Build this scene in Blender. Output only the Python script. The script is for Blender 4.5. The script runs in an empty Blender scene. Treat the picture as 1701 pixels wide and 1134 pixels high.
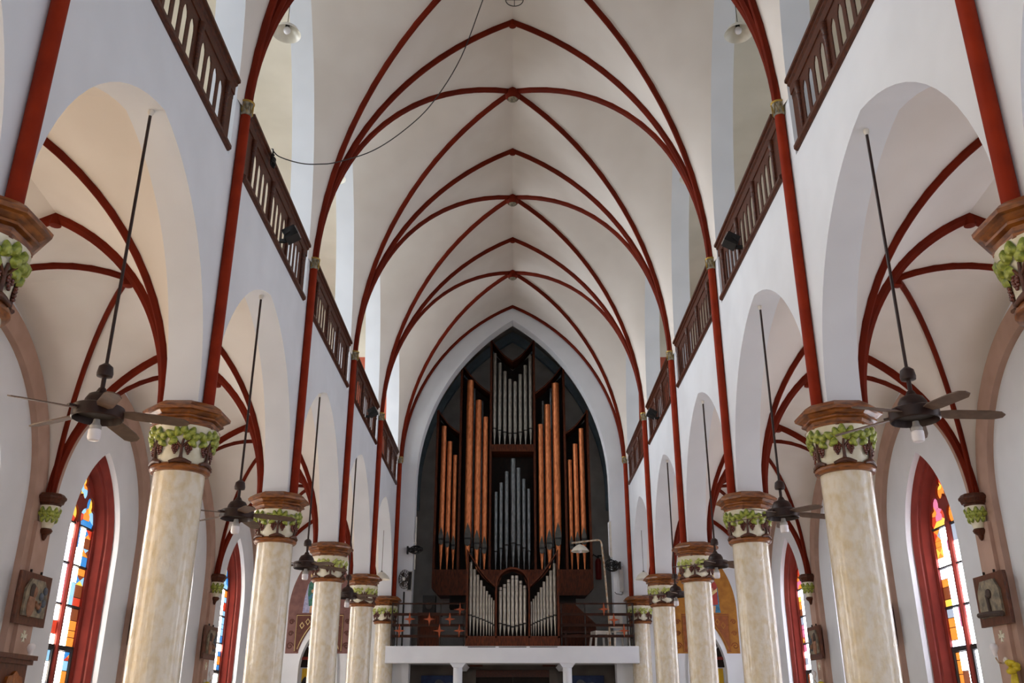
import bpy, bmesh, math, random
from mathutils import Vector, Matrix
from mathutils.geometry import tessellate_polygon
random.seed(7)
PI = math.pi
scene = bpy.context.scene
col = scene.collection
H = 1.65                                  # eye height: all z below are written from eye level, floor at -H

# ------------------------------------------------------------------ camera
cam_d = bpy.data.cameras.new('camera'); cam = bpy.data.objects.new('camera', cam_d); col.objects.link(cam)
cam.location = (0, 0, H); cam.rotation_euler = (PI/2 + math.radians(22.036), 0, 0)
cam_d.sensor_width = 36; cam_d.lens = 1539.6/1701*36; cam_d.shift_x = -1.0/1701
cam_d.clip_end = 200
scene.camera = cam

# ------------------------------------------------------------------ world, daylight, exposure
scene.view_settings.view_transform = 'Standard'; scene.view_settings.look = 'None'
scene.view_settings.exposure = 0.15; scene.view_settings.gamma = 1.0
scene.view_settings.use_curve_mapping = False
scene.cycles.use_denoising = True
scene.cycles.max_bounces = 6; scene.cycles.diffuse_bounces = 5; scene.cycles.glossy_bounces = 2; scene.cycles.sample_clamp_indirect = 6
scene.cycles.use_adaptive_sampling = True; scene.cycles.adaptive_threshold = 0.05
world = bpy.data.worlds.new('sky'); scene.world = world; world.use_nodes = True
bg = world.node_tree.nodes['Background']; bg.inputs[0].default_value = (0.72, 0.82, 1.0, 1); bg.inputs[1].default_value = 1.0

B = 4.369                                 # bay length
def P(i): return 5.51 + B*(i-1)           # y of pier i
def mid(i): return P(i) + B/2             # middle of bay i (pier i to i+1)
YEND = 27.62                              # face of the end wall
YBACK = P(-2)
ZC, ZR, ZA = 3.18, 7.20, 12.40            # capital top, nave springing, nave rib apex
XW, XW2 = 3.465, 3.85                      # arcade wall faces
XO = 7.35                                 # aisle outer wall

def daylight(name, loc, rot, sx, sy, power, colr, spread=PI):
    d = bpy.data.lights.new(name, 'AREA'); d.shape = 'RECTANGLE'; d.size = sx; d.size_y = sy
    d.energy = power; d.color = colr; d.spread = spread
    o = bpy.data.objects.new(name, d); col.objects.link(o)
    o.location = (loc[0], loc[1], loc[2]+H); o.rotation_euler = rot
    return o
LEFT_DAY, RIGHT_DAY, BACK_DAY, AISLE_FILL_L, AISLE_FILL_R = 170.0, 31.0, 70.0, 95.0, 28.0
BAY_GAIN = {-2: 0.2, -1: 0.2, 0: 0.25, 1: 0.7, 2: 0.85, 3: 1.0, 4: 1.15, 5: 1.3}     # lamp strength per bay, raised toward the organ end to even the light
for i in range(-2, 6):                    # daylight outside each gallery window, shining in
    daylight('daylight_gallery', (-8.0, mid(i), 9.3), (0, -PI/2+0.35, 0), 4.2, 1.9, LEFT_DAY*BAY_GAIN[i], (0.93, 0.97, 1.0), 2.2)
    daylight('daylight_gallery', (8.0, mid(i), 9.3), (0, PI/2-0.35, 0), 4.2, 1.9, RIGHT_DAY*BAY_GAIN[i], (0.86, 0.93, 1.0), 2.2)
for x in (-1.9, 0, 1.9):                  # daylight outside the tall windows of the chancel wall behind the viewer
    daylight('unseen_rear_light', (x, YBACK-0.9, 4.5), (PI/2, 0, 0), 1.4, 6.0, BACK_DAY/3, (0.88, 0.94, 1.0))
daylight('unseen_rear_light', (-5.6, YBACK-0.9, 2.2), (PI/2, 0, 0), 2.2, 4.4, AISLE_FILL_L, (1.0, 0.93, 0.82))  # unseen fill lamp, added to brighten the left aisle
daylight('unseen_rear_light', (5.6, YBACK-0.9, 2.2), (PI/2, 0, 0), 2.2, 4.4, AISLE_FILL_R, (0.97, 0.98, 1.0))  # weaker unseen fill, added likewise for the right aisle

# ------------------------------------------------------------------ materials
def lin(c):
    return tuple(((v/255)/12.92 if v/255 <= 0.04045 else ((v/255+0.055)/1.055)**2.4) for v in c) + (1,)
MATS = {}
def mat(name, c, rough=0.6, c2=None, scale=6.0, detail=2.0, bump=0.0, bscale=40.0, metal=0.0, stretch=None, coat=0.0, lo=0.35, hi=0.65, spec=0.5):
    m = bpy.data.materials.new(name); m.use_nodes = True; nt = m.node_tree; N = nt.nodes; L = nt.links
    b = N['Principled BSDF']; b.inputs['Roughness'].default_value = rough; b.inputs['Metallic'].default_value = metal
    b.inputs['Specular IOR Level'].default_value = spec
    if coat: b.inputs['Coat Weight'].default_value = coat; b.inputs['Coat Roughness'].default_value = 0.15
    tc = N.new('ShaderNodeTexCoord'); mp = N.new('ShaderNodeMapping'); L.new(tc.outputs['Object'], mp.inputs[0])
    if stretch: mp.inputs['Scale'].default_value = stretch
    no = N.new('ShaderNodeTexNoise'); no.inputs['Scale'].default_value = scale; no.inputs['Detail'].default_value = detail
    L.new(mp.outputs[0], no.inputs['Vector'])
    rp = N.new('ShaderNodeValToRGB'); L.new(no.outputs[0], rp.inputs[0])
    rp.color_ramp.elements[0].position = lo; rp.color_ramp.elements[1].position = hi
    rp.color_ramp.elements[0].color = lin(c2 if c2 else tuple(v*0.93 for v in c)); rp.color_ramp.elements[1].color = lin(c)
    L.new(rp.outputs[0], b.inputs['Base Color'])
    if bump:
        n2 = N.new('ShaderNodeTexNoise'); n2.inputs['Scale'].default_value = bscale; n2.inputs['Detail'].default_value = 5
        L.new(mp.outputs[0], n2.inputs['Vector'])
        bp = N.new('ShaderNodeBump'); bp.inputs['Strength'].default_value = bump; bp.inputs['Distance'].default_value = 0.02
        L.new(n2.outputs[0], bp.inputs['Height']); L.new(bp.outputs[0], b.inputs['Normal'])
    MATS[name] = m; return m
def glow(name, c, s):
    m = bpy.data.materials.new(name); m.use_nodes = True; nt = m.node_tree; N = nt.nodes; L = nt.links
    b = N['Principled BSDF']; b.inputs['Roughness'].default_value = 0.2
    tc = N.new('ShaderNodeTexCoord'); no = N.new('ShaderNodeTexNoise'); no.inputs['Scale'].default_value = 9
    L.new(tc.outputs['Object'], no.inputs['Vector'])
    rp = N.new('ShaderNodeValToRGB'); L.new(no.outputs[0], rp.inputs[0])
    q = lin(c); rp.color_ramp.elements[0].color = tuple(v*0.75 for v in q[:3])+(1,); rp.color_ramp.elements[1].color = q
    L.new(rp.outputs[0], b.inputs['Base Color']); L.new(rp.outputs[0], b.inputs['Emission Color'])
    b.inputs['Emission Strength'].default_value = s
    if s < 2: m.cycles.emission_sampling = 'NONE'
    MATS[name] = m; return m

mat('wall_white', (223, 228, 236), 0.6, (216, 221, 229), 1.3)
mat('vault_white', (226, 221, 216), 0.7, (218, 212, 206), 1.1)
mat('gallery_cream', (226, 218, 202), 0.7, (218, 210, 193), 1.2)
mat('tower_grey', (208, 206, 202), 0.8, (190, 188, 184), 2.0)
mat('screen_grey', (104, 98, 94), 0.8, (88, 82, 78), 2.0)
mat('tower_blue', (150, 176, 192), 0.8)
mat('rib_red', (108, 30, 8), 0.65, (95, 25, 6), 3.0, spec=0.12)
mat('shaft_red', (140, 42, 14), 0.6, (126, 35, 11), 4.0, spec=0.12)
mat('stone_pink', (178, 148, 134), 0.7, (166, 136, 122), 2.5)
mat('window_red', (134, 46, 36), 0.5, (120, 38, 30), 3.0, spec=0.3)
mat('marble', (228, 222, 208), 0.26, (216, 202, 168), 12.0, 4.0, bump=0.55, bscale=18, coat=0.6, stretch=(1, 1, 0.7), lo=0.30, hi=0.58)
mat('cap_white', (226, 224, 206), 0.35, (205, 200, 176), 7.0, coat=0.2)
mat('cap_wood', (150, 88, 30), 0.4, (92, 46, 12), 9.0, coat=0.25, stretch=(1, 1, 4))
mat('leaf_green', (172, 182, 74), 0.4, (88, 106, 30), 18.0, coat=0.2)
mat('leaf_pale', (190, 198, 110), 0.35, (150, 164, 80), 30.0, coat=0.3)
mat('grape_brown', (110, 54, 42), 0.25, (78, 34, 28), 30.0, coat=0.4)
mat('vine_brown', (92, 50, 30), 0.4, (64, 32, 18), 20.0)
mat('dark_wood', (84, 38, 14), 0.45, (52, 21, 7), 14.0, stretch=(3, 1, 6), coat=0.08, spec=0.3)
mat('case_wood', (98, 46, 20), 0.55, (62, 27, 11), 12.0, stretch=(4, 4, 0.6), spec=0.25)
mat('case_dark', (34, 20, 14), 0.8, (22, 13, 9), 10.0)
mat('copper', (236, 146, 92), 0.34, (186, 102, 56), 7.0, 6.0, metal=0.45, stretch=(3, 3, 0.8), lo=0.3, hi=0.62)
mat('tin', (176, 172, 164), 0.38, (132, 128, 120), 9.0, 5.0, metal=0.45, stretch=(3, 3, 0.7))
mat('zinc', (140, 146, 150), 0.4, (98, 104, 108), 9.0, 5.0, metal=0.45, stretch=(3, 3, 0.7))
mat('pipe_mouth', (92, 92, 88), 0.55, (70, 70, 66), 9.0, metal=0.3)
mat('black', (14, 14, 15), 0.6); mat('iron', (40, 30, 26), 0.5, (28, 21, 18), 8.0)
mat('fan_brown', (46, 26, 22), 0.4, (36, 20, 17), 8.0, spec=0.35)
mat('blade_brown', (104, 82, 68), 0.5, (84, 64, 52), 10.0)
mat('bulb_white', (238, 238, 246), 0.3); mat('plastic_white', (226, 222, 214), 0.4)
mat('bulb_grey', (176, 176, 176), 0.4)
mat('slab_white', (236, 243, 254), 0.5, (226, 233, 246), 1.0)
mat('floor_tile', (218, 206, 188), 0.45, (202, 190, 172), 1.5)
mat('ring_stone', (150, 142, 120), 0.6, (82, 78, 68), 22.0); mat('ring_gold', (188, 156, 72), 0.35, (150, 120, 50), 10.0, metal=0.4)
mat('relief', (150, 138, 116), 0.6, (92, 88, 80), 9.0, 6.0, bump=0.9, bscale=11)
mat('relief_cool', (116, 120, 112), 0.6, (92, 72, 56), 8.0, 6.0, bump=0.9, bscale=10)
mat('relief_skin', (152, 112, 88), 0.6, (124, 88, 66), 12.0); mat('relief_blue', (96, 106, 120), 0.6, (78, 84, 96), 12.0)
mat('relief_dark', (62, 46, 38), 0.6)
mat('frame_wood', (100, 52, 26), 0.45, (72, 36, 18), 10.0, stretch=(1, 5, 1))
mat('rail_brown', (58, 30, 18), 0.6, (44, 22, 13), 8.0, spec=0.2)
mat('cross_orange', (176, 84, 40), 0.5, (150, 66, 30), 8.0)
mat('terracotta', (178, 88, 62), 0.7, (166, 78, 54), 3.0)
mat('mural_maroon', (128, 92, 88), 0.75, (112, 78, 76), 6.0); mat('mural_ochre', (176, 120, 42), 0.75, (152, 98, 32), 5.0)
mat('mural_brown', (96, 52, 42), 0.75, (80, 42, 34), 9.0); mat('mural_cream', (206, 184, 132), 0.75); mat('mural_rust', (150, 84, 40), 0.75, (128, 70, 34), 8.0)
mat('robe_green', (72, 128, 112), 0.75, (52, 98, 88), 14.0); mat('robe_blue', (70, 128, 160), 0.75, (50, 98, 132), 14.0)
mat('robe_lilac', (178, 178, 206), 0.75, (140, 140, 176), 12.0); mat('skin_paint', (206, 160, 122), 0.75); mat('hair_paint', (62, 40, 30), 0.75)
mat('halo_paint', (222, 198, 140), 0.75); mat('robe_red', (172, 66, 62), 0.75)
mat('poster_yellow', (214, 176, 34), 0.6, (204, 164, 28), 4.0); mat('print_black', (24, 22, 24), 0.7)
mat('canvas_blue', (44, 62, 104), 0.7, (32, 46, 84), 6.0); mat('cloud_gold', (176, 160, 112), 0.7)
mat('ext_red', (150, 32, 30), 0.35); mat('cable', (40, 38, 38), 0.7); mat('lead', (26, 24, 26), 0.6)
mat('ribbon_yellow', (214, 196, 40), 0.4, (186, 164, 24), 16.0, bump=0.5, bscale=25)
mat('carved_amber', (158, 92, 34), 0.35, (112, 60, 20), 12.0, bump=0.4, bscale=18); mat('metal_rust', (196, 188, 174), 0.6, (160, 120, 80), 12.0)
mat('enamel', (226, 222, 210), 0.3)
glow('glass_white', (246, 248, 255), 14.0); glow('glass_milk', (232, 234, 255), 7.0)
glow('glass_white_left', (255, 244, 228), 23.0); glow('glass_clear_left', (255, 230, 196), 7.0); glow('glass_clear_right', (236, 242, 255), 4.0)
glow('glass_orange', (246, 150, 60), 0.95); glow('glass_red', (214, 70, 46), 0.8); glow('glass_blue', (52, 140, 214), 0.9)
glow('glass_sky', (150, 206, 240), 1.0); glow('glass_yellow', (250, 208, 84), 1.0); glow('glass_pink', (226, 130, 170), 0.85)
glow('glass_brown', (150, 82, 48), 0.55); glow('glass_grey', (170, 184, 204), 0.8)
M = MATS

# ------------------------------------------------------------------ geometry helpers
def make_mesh(name, verts, faces, sharp=35, merge=False):
    me = bpy.data.meshes.new(name); me.from_pydata([tuple(v) for v in verts], [], [tuple(f) for f in faces])
    bm = bmesh.new(); bm.from_mesh(me)
    if merge: bmesh.ops.remove_doubles(bm, verts=bm.verts, dist=1e-5)
    bmesh.ops.recalc_face_normals(bm, faces=bm.faces); bm.to_mesh(me); bm.free()
    me.polygons.foreach_set('use_smooth', [True]*len(me.polygons))
    me.set_sharp_from_angle(angle=math.radians(sharp)); me.update(); return me
def obj(name, me, m=None, parent=None, loc=(0, 0, 0), rot=(0, 0, 0), scale=None):
    if not isinstance(me, bpy.types.Mesh): me = make_mesh(name, *me)
    if m is not None and not me.materials: me.materials.append(M[m])
    o = bpy.data.objects.new(name, me); col.objects.link(o); o.parent = parent
    o.location = loc if parent else (loc[0], loc[1], loc[2]+H); o.rotation_euler = rot
    if scale: o.scale = scale
    return o
def struct(name, geo, m): o = obj(name, geo, m); o['kind'] = 'structure'; return o
def tag(o, label, cat, group=None):
    o['label'] = label; o['category'] = cat
    if group: o['group'] = group
    return o
def empty(name, loc=(0, 0, 0), rz=0.0):
    o = bpy.data.objects.new(name, None); col.objects.link(o); o.empty_display_size = 0.1
    o.location = (loc[0], loc[1], loc[2]+H); o.rotation_euler = (0, 0, rz); return o
def thing(name, label, cat, loc, rz=0.0, group=None): return tag(empty(name, loc, rz), label, cat, group)
def join(*geos):
    V, F = [], []
    for v, f in geos:
        k = len(V); V += list(v); F += [tuple(i+k for i in q) for q in f]
    return V, F
def box(x0, x1, y0, y1, z0, z1):
    v = [(x, y, z) for z in (z0, z1) for y in (y0, y1) for x in (x0, x1)]
    return v, [(0, 2, 3, 1), (4, 5, 7, 6), (0, 1, 5, 4), (2, 6, 7, 3), (0, 4, 6, 2), (1, 3, 7, 5)]
def xf(geo, mtx): return [mtx @ Vector(v) for v in geo[0]], geo[1]
AX = {'x': lambda a, b, d: (d, a, b), 'y': lambda a, b, d: (a, d, b), 'z': lambda a, b, d: (a, b, d)}
def prism(loops, axis, d0, d1):
    """polygon with holes (loops of 2d points) in the plane across `axis`, thick from d0 to d1"""
    f3 = AX[axis]; V = []; F = []
    tris = tessellate_polygon([[Vector((p[0], p[1], 0)) for p in lp] for lp in loops])
    flat = [p for lp in loops for p in lp]; n = len(flat)
    V = [f3(p[0], p[1], d0) for p in flat] + [f3(p[0], p[1], d1) for p in flat]
    for t in tris: F.append(tuple(t)); F.append(tuple(n+i for i in reversed(t)))
    k = 0
    for lp in loops:
        m = len(lp)
        for i in range(m): a, b = k+i, k+(i+1) % m; F.append((a, b, n+b, n+a))
        k += m
    return V, F
def lathe(prof, n=24, a0=0.0, sx=1.0, sy=1.0):
    V, F = [], []
    for r, z in prof:
        for k in range(n): a = a0+2*PI*k/n; V.append((r*math.cos(a)*sx, r*math.sin(a)*sy, z))
    m = len(prof)
    for j in range(m-1):
        for k in range(n): F.append((j*n+k, j*n+(k+1) % n, (j+1)*n+(k+1) % n, (j+1)*n+k))
    F.append(tuple(range(n))[::-1]); F.append(tuple((m-1)*n+k for k in range(n)))
    return V, F
def tube(pts, r, n=8, closed=False):
    pts = [Vector(p) for p in pts]; V, F = [], []; m = len(pts); prev = None
    for i, p in enumerate(pts):
        a = pts[(i-1) % m] if (closed or i > 0) else pts[0]; b = pts[(i+1) % m] if (closed or i < m-1) else pts[-1]
        t = (b-a).normalized()
        if prev is None: u = t.orthogonal().normalized()
        else: u = (prev - t*prev.dot(t)).normalized()
        prev = u; w = t.cross(u); rr = r[i] if isinstance(r, (list, tuple)) else r
        for k in range(n): q = 2*PI*k/n; V.append(p + u*(rr*math.cos(q)) + w*(rr*math.sin(q)))
    for i in range(m if closed else m-1):
        j = (i+1) % m
        for k in range(n): F.append((i*n+k, i*n+(k+1) % n, j*n+(k+1) % n, j*n+k))
    if not closed: F.append(tuple(range(n))[::-1]); F.append(tuple((m-1)*n+k for k in range(n)))
    return V, F
def rib_sweep(pts, w, h, side):
    """moulded rib: bevelled profile, w wide along `side`, hanging h below the curve"""
    side = Vector(side).normalized(); pts = [Vector(p) for p in pts]; V, F = [], []
    prof = [(-w/2, 0.06), (-w/2, -h*0.35), (-w*0.36, -h*0.5), (-w*0.26, -h*0.85), (-w*0.12, -h), (w*0.12, -h), (w*0.26, -h*0.85), (w*0.36, -h*0.5), (w/2, -h*0.35), (w/2, 0.06)]
    n = len(prof); m = len(pts)
    for i, p in enumerate(pts):
        t1 = (pts[i]-pts[i-1]).normalized() if i else None; t2 = (pts[i+1]-pts[i]).normalized() if i < m-1 else None
        t = ((t1 or t2) + (t2 or t1)).normalized()
        up = (t.cross(side)).normalized()
        if up.z < 0: up = -up
        if abs(t.z) > 0.9 and i < m//2: pass
        k = 1.0 / max(0.5, t.dot(t2 or t1))
        for a, b in prof: V.append(p + side*a + up*(b*k))
    for i in range(m-1):
        for k in range(n): F.append((i*n+k, i*n+(k+1) % n, (i+1)*n+(k+1) % n, (i+1)*n+k))
    F.append(tuple(range(n))); F.append(tuple((m-1)*n+k for k in range(n))[::-1])
    return V, F
def half(s, h, t):
    """right half of a pointed arch: t 0 springing (s,0) .. 1 apex (0,h)"""
    R = (s*s+h*h)/(2*s); c = R-s; am = math.atan2(h, c); a = am*t
    return (R*math.cos(a)-c, R*math.sin(a))
def arch(s, h, n=14):
    r = [half(s, h, k/n) for k in range(n+1)]
    return [(-x, z) for x, z in r] + [(x, z) for x, z in reversed(r[:-1])]    # left springing -> apex -> right springing
def arched(s, h, z0, zs, n=14, c=0.0):
    """closed outline: upright sides from z0 to springing zs, pointed head"""
    return [(c-s, z0)] + [(c+x, zs+z) for x, z in arch(s, h, n)] + [(c+s, z0)]
def grid(rows):
    n = len(rows[0]); V = [p for r in rows for p in r]
    F = [(i*n+k, i*n+k+1, (i+1)*n+k+1, (i+1)*n+k) for i in range(len(rows)-1) for k in range(n-1)]
    return V, F
def uvsphere(r, n=10, m=6, sx=1, sy=1, sz=1, c=(0, 0, 0)):
    prof = [(max(1e-3, r*math.sin(PI*j/m)), -r*math.cos(PI*j/m)) for j in range(m+1)]
    v, f = lathe(prof, n); return [(x*sx+c[0], y*sy+c[1], z*sz+c[2]) for x, y, z in v], f
def loft(loops):
    n = len(loops[0]); V = [p for l in loops for p in l]
    F = [(j*n+k, j*n+(k+1) % n, (j+1)*n+(k+1) % n, (j+1)*n+k) for j in range(len(loops)-1) for k in range(n)]
    return V, F
def lerp(a, b, t): return tuple(a[k]+(b[k]-a[k])*t for k in range(3))
SIDES = ((-1, 'left'), (1, 'right'))

# ------------------------------------------------------------------ structure: floor, arcade walls, outer walls
struct('floor', box(-8, 8, YBACK-0.3, 33, -H-0.2, -H), 'floor_tile')
def arcade_wall(sx, side):
    lp = [(YBACK, -H)]
    for i in range(-2, 6):
        zb = ZC if i >= 1 else -H; zb2 = ZC if i+1 >= 1 else -H
        lp.append((P(i)+0.17, zb))
        lp += [(mid(i)+x, ZC+z) for x, z in arch(B/2-0.17, 2.42, 16)][(0 if zb != ZC else 1):(None if zb2 != ZC else -1)]
        lp.append((P(i+1)-0.17, zb2))
    lp += [(YEND, ZC), (YEND, 13.3), (YBACK, 13.3)]
    holes = [arched(1.95, 4.8, 6.36, ZR, 16, mid(i)) for i in range(-2, 6)]
    return struct('wall_nave_'+side, prism([lp]+holes, 'x', sx*XW, sx*XW2), 'wall_white')
WALL = {}
for sx, side in SIDES:
    w = WALL[sx] = arcade_wall(sx, side)
    for i in range(0, 7):                 # red wall shafts with their ring capitals
        s = obj('wall_shaft', lathe([(0.064, ZC), (0.064, ZR-0.02), (0.064, ZR)], 16), 'shaft_red', w, (sx*3.405, P(i), 0))
        obj('shaft_capital', lathe([(0.068, ZR-0.11), (0.076, ZR-0.095), (0.074, ZR-0.03), (0.088, ZR+0.06), (0.09, ZR+0.08)], 16), 'ring_stone', s)
        obj('gold_band', lathe([(0.088, ZR+0.065), (0.098, ZR+0.075), (0.098, ZR+0.09), (0.086, ZR+0.098)], 16), 'ring_gold', s)
        if i >= 2:
            zz = []
            for k in range(17):
                a = PI*2*k/16; r = 0.081 if k % 2 else 0.089
                zz.append((r*math.cos(a), r*math.sin(a), ZR-0.085 if k % 2 else ZR+0.06))
            obj('gold_zigzag', tube(zz, 0.007, 5), 'ring_gold', s)

WIN_Y = [mid(i) for i in range(-2, 6)]
for sx, side in SIDES:
    outer = [(YBACK, -H), (YEND+0.3, -H), (YEND+0.3, 6.2), (YBACK, 6.2)]
    holes = [arched(1.02, 1.72, -0.5, 2.75, 14, y) for y in WIN_Y]
    w = struct('wall_'+side, prism([outer]+holes, 'x', sx*XO, sx*(XO+0.55)), 'wall_white')
    # pink stone pilasters and wall arches, one frame per bay
    for i in range(-1, 6):
        y = mid(i); o_ = arched(B/2-0.004, 2.6, -H, 3.0, 18, y); n_ = arched(1.83, 2.22, -H, 3.0, 18, y)
        lp = o_ + n_[::-1]
        obj('wall_arch', prism([lp], 'x', sx*(XO-0.10), sx*XO), 'stone_pink', w)
        if i >= 1:
            obj('pilaster_strip', box(min(sx*(XO-0.16), sx*(XO-0.10)), max(sx*(XO-0.16), sx*(XO-0.10)), P(i+1)-0.20, P(i+1)+0.20, -H, 2.75), 'stone_pink', w)
    # gallery floor, ceiling and outer wall
    struct('floor_gallery_'+side, box(min(sx*XW2, sx*7.6), max(sx*XW2, sx*7.6), YBACK, YEND+0.3, 6.12, 6.30), 'gallery_cream')
    struct('ceiling_gallery_'+side, box(min(sx*XW2, sx*7.9), max(sx*XW2, sx*7.9), YBACK, YEND+0.3, 12.7, 12.9), 'gallery_cream')
    gh = [arched(0.95, 1.3, 7.3, 10.2, 10, y) for y in WIN_Y]
    struct('wall_gallery_'+side, prism([[(YBACK, 6.2), (YEND+0.3, 6.2), (YEND+0.3, 12.9), (YBACK, 12.9)]]+gh, 'x', sx*7.5, sx*7.9), 'gallery_cream')
    # end wall of the gallery with its terracotta panels
    e = struct('wall_gallery_end_'+side, box(min(sx*XW2, sx*7.5), max(sx*XW2, sx*7.5), YEND, YEND+0.3, 6.3, 12.7), 'gallery_cream')
    obj('terracotta_panel', box(min(sx*4.35, sx*7.4), max(sx*4.35, sx*7.4), YEND-0.05, YEND, 6.3, 10.62), 'terracotta', e)
    obj('panel_moulding', box(min(sx*4.35, sx*7.4), max(sx*4.35, sx*7.4), YEND-0.08, YEND-0.05, 10.12, 10.16), 'plastic_white', e)
    obj('narrow_panel', box(min(sx*3.88, sx*4.12), max(sx*3.88, sx*4.12), YEND-0.05, YEND, 6.3, 9.9), 'terracotta', e)

# end wall of the nave with the tall arch to the organ tower
lpE = [(-3.85, -H), (-2.93, -H), (-2.93, 1.3), (-2.93, 6.6)] + [(x, 6.6+z) for x, z in arch(2.93, 5.33, 22)][1:-1] + [(2.93, 6.6), (2.93, 1.3), (2.93, -H), (3.85, -H), (3.85, 13.3), (-3.85, 13.3)]
struct('wall_end', prism([lpE], 'y', YEND, YEND+0.5), 'wall_white')
# aisle end walls with the arched doorway
for sx, side in SIDES:
    lp = [(sx*XW2, -H), (sx*XO, -H), (sx*XO, 6.2), (sx*XW2, 6.2)]
    hole = [(sx*5.52+x, z) for x, z in arched(0.50, 1.15, -H+0.01, 1.2, 12)]
    struct('wall_aisle_end_'+side, prism([lp, hole], 'y', YEND, YEND+0.3), 'wall_white')
# tower chamber round the organ
YT = 31.9
struct('wall_tower_back', box(-3.7, 3.7, YT, YT+0.3, -H, 14), 'tower_grey')
for sx, side in SIDES:
    struct('wall_tower_'+side, box(min(sx*3.5, sx*3.8), max(sx*3.5, sx*3.8), YEND+0.5, YT, -H, 7.3), 'tower_grey')
tv = [[(x, y, 7.2+z) for y in (YEND+0.5, YT)] for x, z in arch(3.5, 6.1, 22)]
struct('ceiling_tower', grid(tv), 'tower_grey')
a_o = arched(3.42, 6.02, 6.6, 7.2, 22); a_i = arched(3.22, 5.66, 6.6, 7.2, 22)
struct('trim_1', prism([a_o+a_i[::-1]], 'y', YT-0.18, YT), 'tower_blue')
# wall behind the viewer with three tall windows, and an unseen slab over all, added to block sky light
hb = [arched(0.7, 1.1, 1.0, 6.5, 8, x) for x in (-1.9, 0, 1.9)] + [arched(1.05, 1.2, -0.2, 3.2, 8, x) for x in (-5.6, 5.6)]  # the two aisle openings are added to let the aisle fill lamps in
struct('wall_chancel', prism([[(-8, -H), (8, -H), (8, 13.3), (-8, 13.3)]]+hb, 'y', YBACK-0.4, YBACK), 'wall_white')
struct('roof_sky_block', box(-8.2, 8.2, YBACK-0.4, YT+0.4, 14.0, 14.2), 'tower_grey')  # unseen slab, added to stop sky light leaking in from above

# ------------------------------------------------------------------ vaults
def vault(name, m, bays, cx, a, zs, hT, hD, sA, hA, xA, sB, hB, xB, ex, ez, n=16, k=5):
    """rib vault: transverse s=a,h=hT; diagonals h=hD; wall arches A (at x=xA) and B (at x=xB); web lies ex,ez outside the ribs"""
    geos = []
    for i in bays:
        y0, y1, ym = P(i), P(i+1), mid(i)
        for xs in (-1, 1):
            sW, hW, xWl = (sA, hA, xA) if xs < 0 else (sB, hB, xB)
            for ye in (-1, 1):
                yp = y0 if ye < 0 else y1
                rT, rW = [], []
                for j in range(n+1):
                    t = j/n
                    hx, hz = half(a+ex, hT+ez, t); T = (cx+xs*hx, yp, zs+hz)
                    hx, hz = half(1.0, (hD+ez)/math.hypot(a, B/2), t)
                    D = (cx+xs*hx*(a+ex), ym+ye*hx*B/2, zs+hz*math.hypot(a, B/2))
                    hx, hz = half(sW, hW, t); W = (xWl, ym+ye*hx, zs+hz)
                    rT.append([lerp(T, D, u/k) for u in range(k+1)]); rW.append([lerp(W, D, u/k) for u in range(k+1)])
                geos += [grid(rT), grid(rW)]
    st = [half(a+ex, hT+ez, j/n) for j in range(n+1)]; st = [(cx+x, z) for x, z in st] + [(cx-x, z) for x, z in reversed(st[:-1])]
    geos.append(grid([[(x, y, zs+z) for y in (P(6), YEND)] for x, z in st]))
    return struct(name, make_mesh(name, *join(*geos)), m)
def trans_pts(cx, a, h, zs, y, n=28):
    r = [half(a, h, j/n) for j in range(n+1)]
    return [(cx+x, y, zs+z) for x, z in r] + [(cx-x, y, zs+z) for x, z in reversed(r[:-1])]
def diag_pts(cx, a, h, zs, i, s, n=28):
    L_ = math.hypot(a, B/2); r = [half(1.0, h/L_, j/n) for j in range(n+1)]
    p = [(cx+x*a, mid(i)+s*x*B/2, zs+z*L_) for x, z in r]
    return p + [(cx-x*a, mid(i)-s*x*B/2, zs+z*L_) for x, z in reversed(r[:-1])]
hN = ZA-ZR
nave = vault('ceiling', 'vault_white', range(-2, 6), 0, 3.40, ZR, hN, hN+0.03, 1.95, 4.8, -XW, 1.95, 4.8, XW, 0.025, 0.035)
for i in range(-1, 7):
    obj('transverse_rib', rib_sweep(trans_pts(0, 3.40, hN, ZR, P(i) if i < 6 else YEND-0.04), 0.094 if i < 6 else 0.065, 0.062, (0, 1, 0)), 'rib_red', nave)
for i in range(-1, 6):
    for s in (-1, 1):
        d = Vector((3.40, s*B/2, 0)).cross(Vector((0, 0, 1)))
        obj('diagonal_rib', rib_sweep(diag_pts(0, 3.40, hN+0.03, ZR, i, s), 0.094, 0.062, d), 'rib_red', nave)
boss_me = make_mesh('boss', *lathe([(0.06, -0.20), (0.12, -0.19), (0.155, -0.13), (0.155, -0.05), (0.12, 0.06)], 16))
bossf_me = make_mesh('boss_face', *lathe([(0.04, -0.225), (0.08, -0.222), (0.11, -0.198), (0.08, -0.18)], 16))
for i in range(-1, 6):
    b_ = obj('boss', boss_me, 'rib_red', nave, (0, mid(i), ZA+0.03)); obj('boss_face', bossf_me, 'ring_stone', b_)
knot_me = make_mesh('apex_knot', *lathe([(0.04, -0.115), (0.07, -0.10), (0.07, 0.0), (0.05, 0.04)], 12))
for i in range(1, 6): obj('apex_knot', knot_me, 'rib_red', nave, (0, P(i), ZA))
AC, AA = 5.54, 1.64
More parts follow.
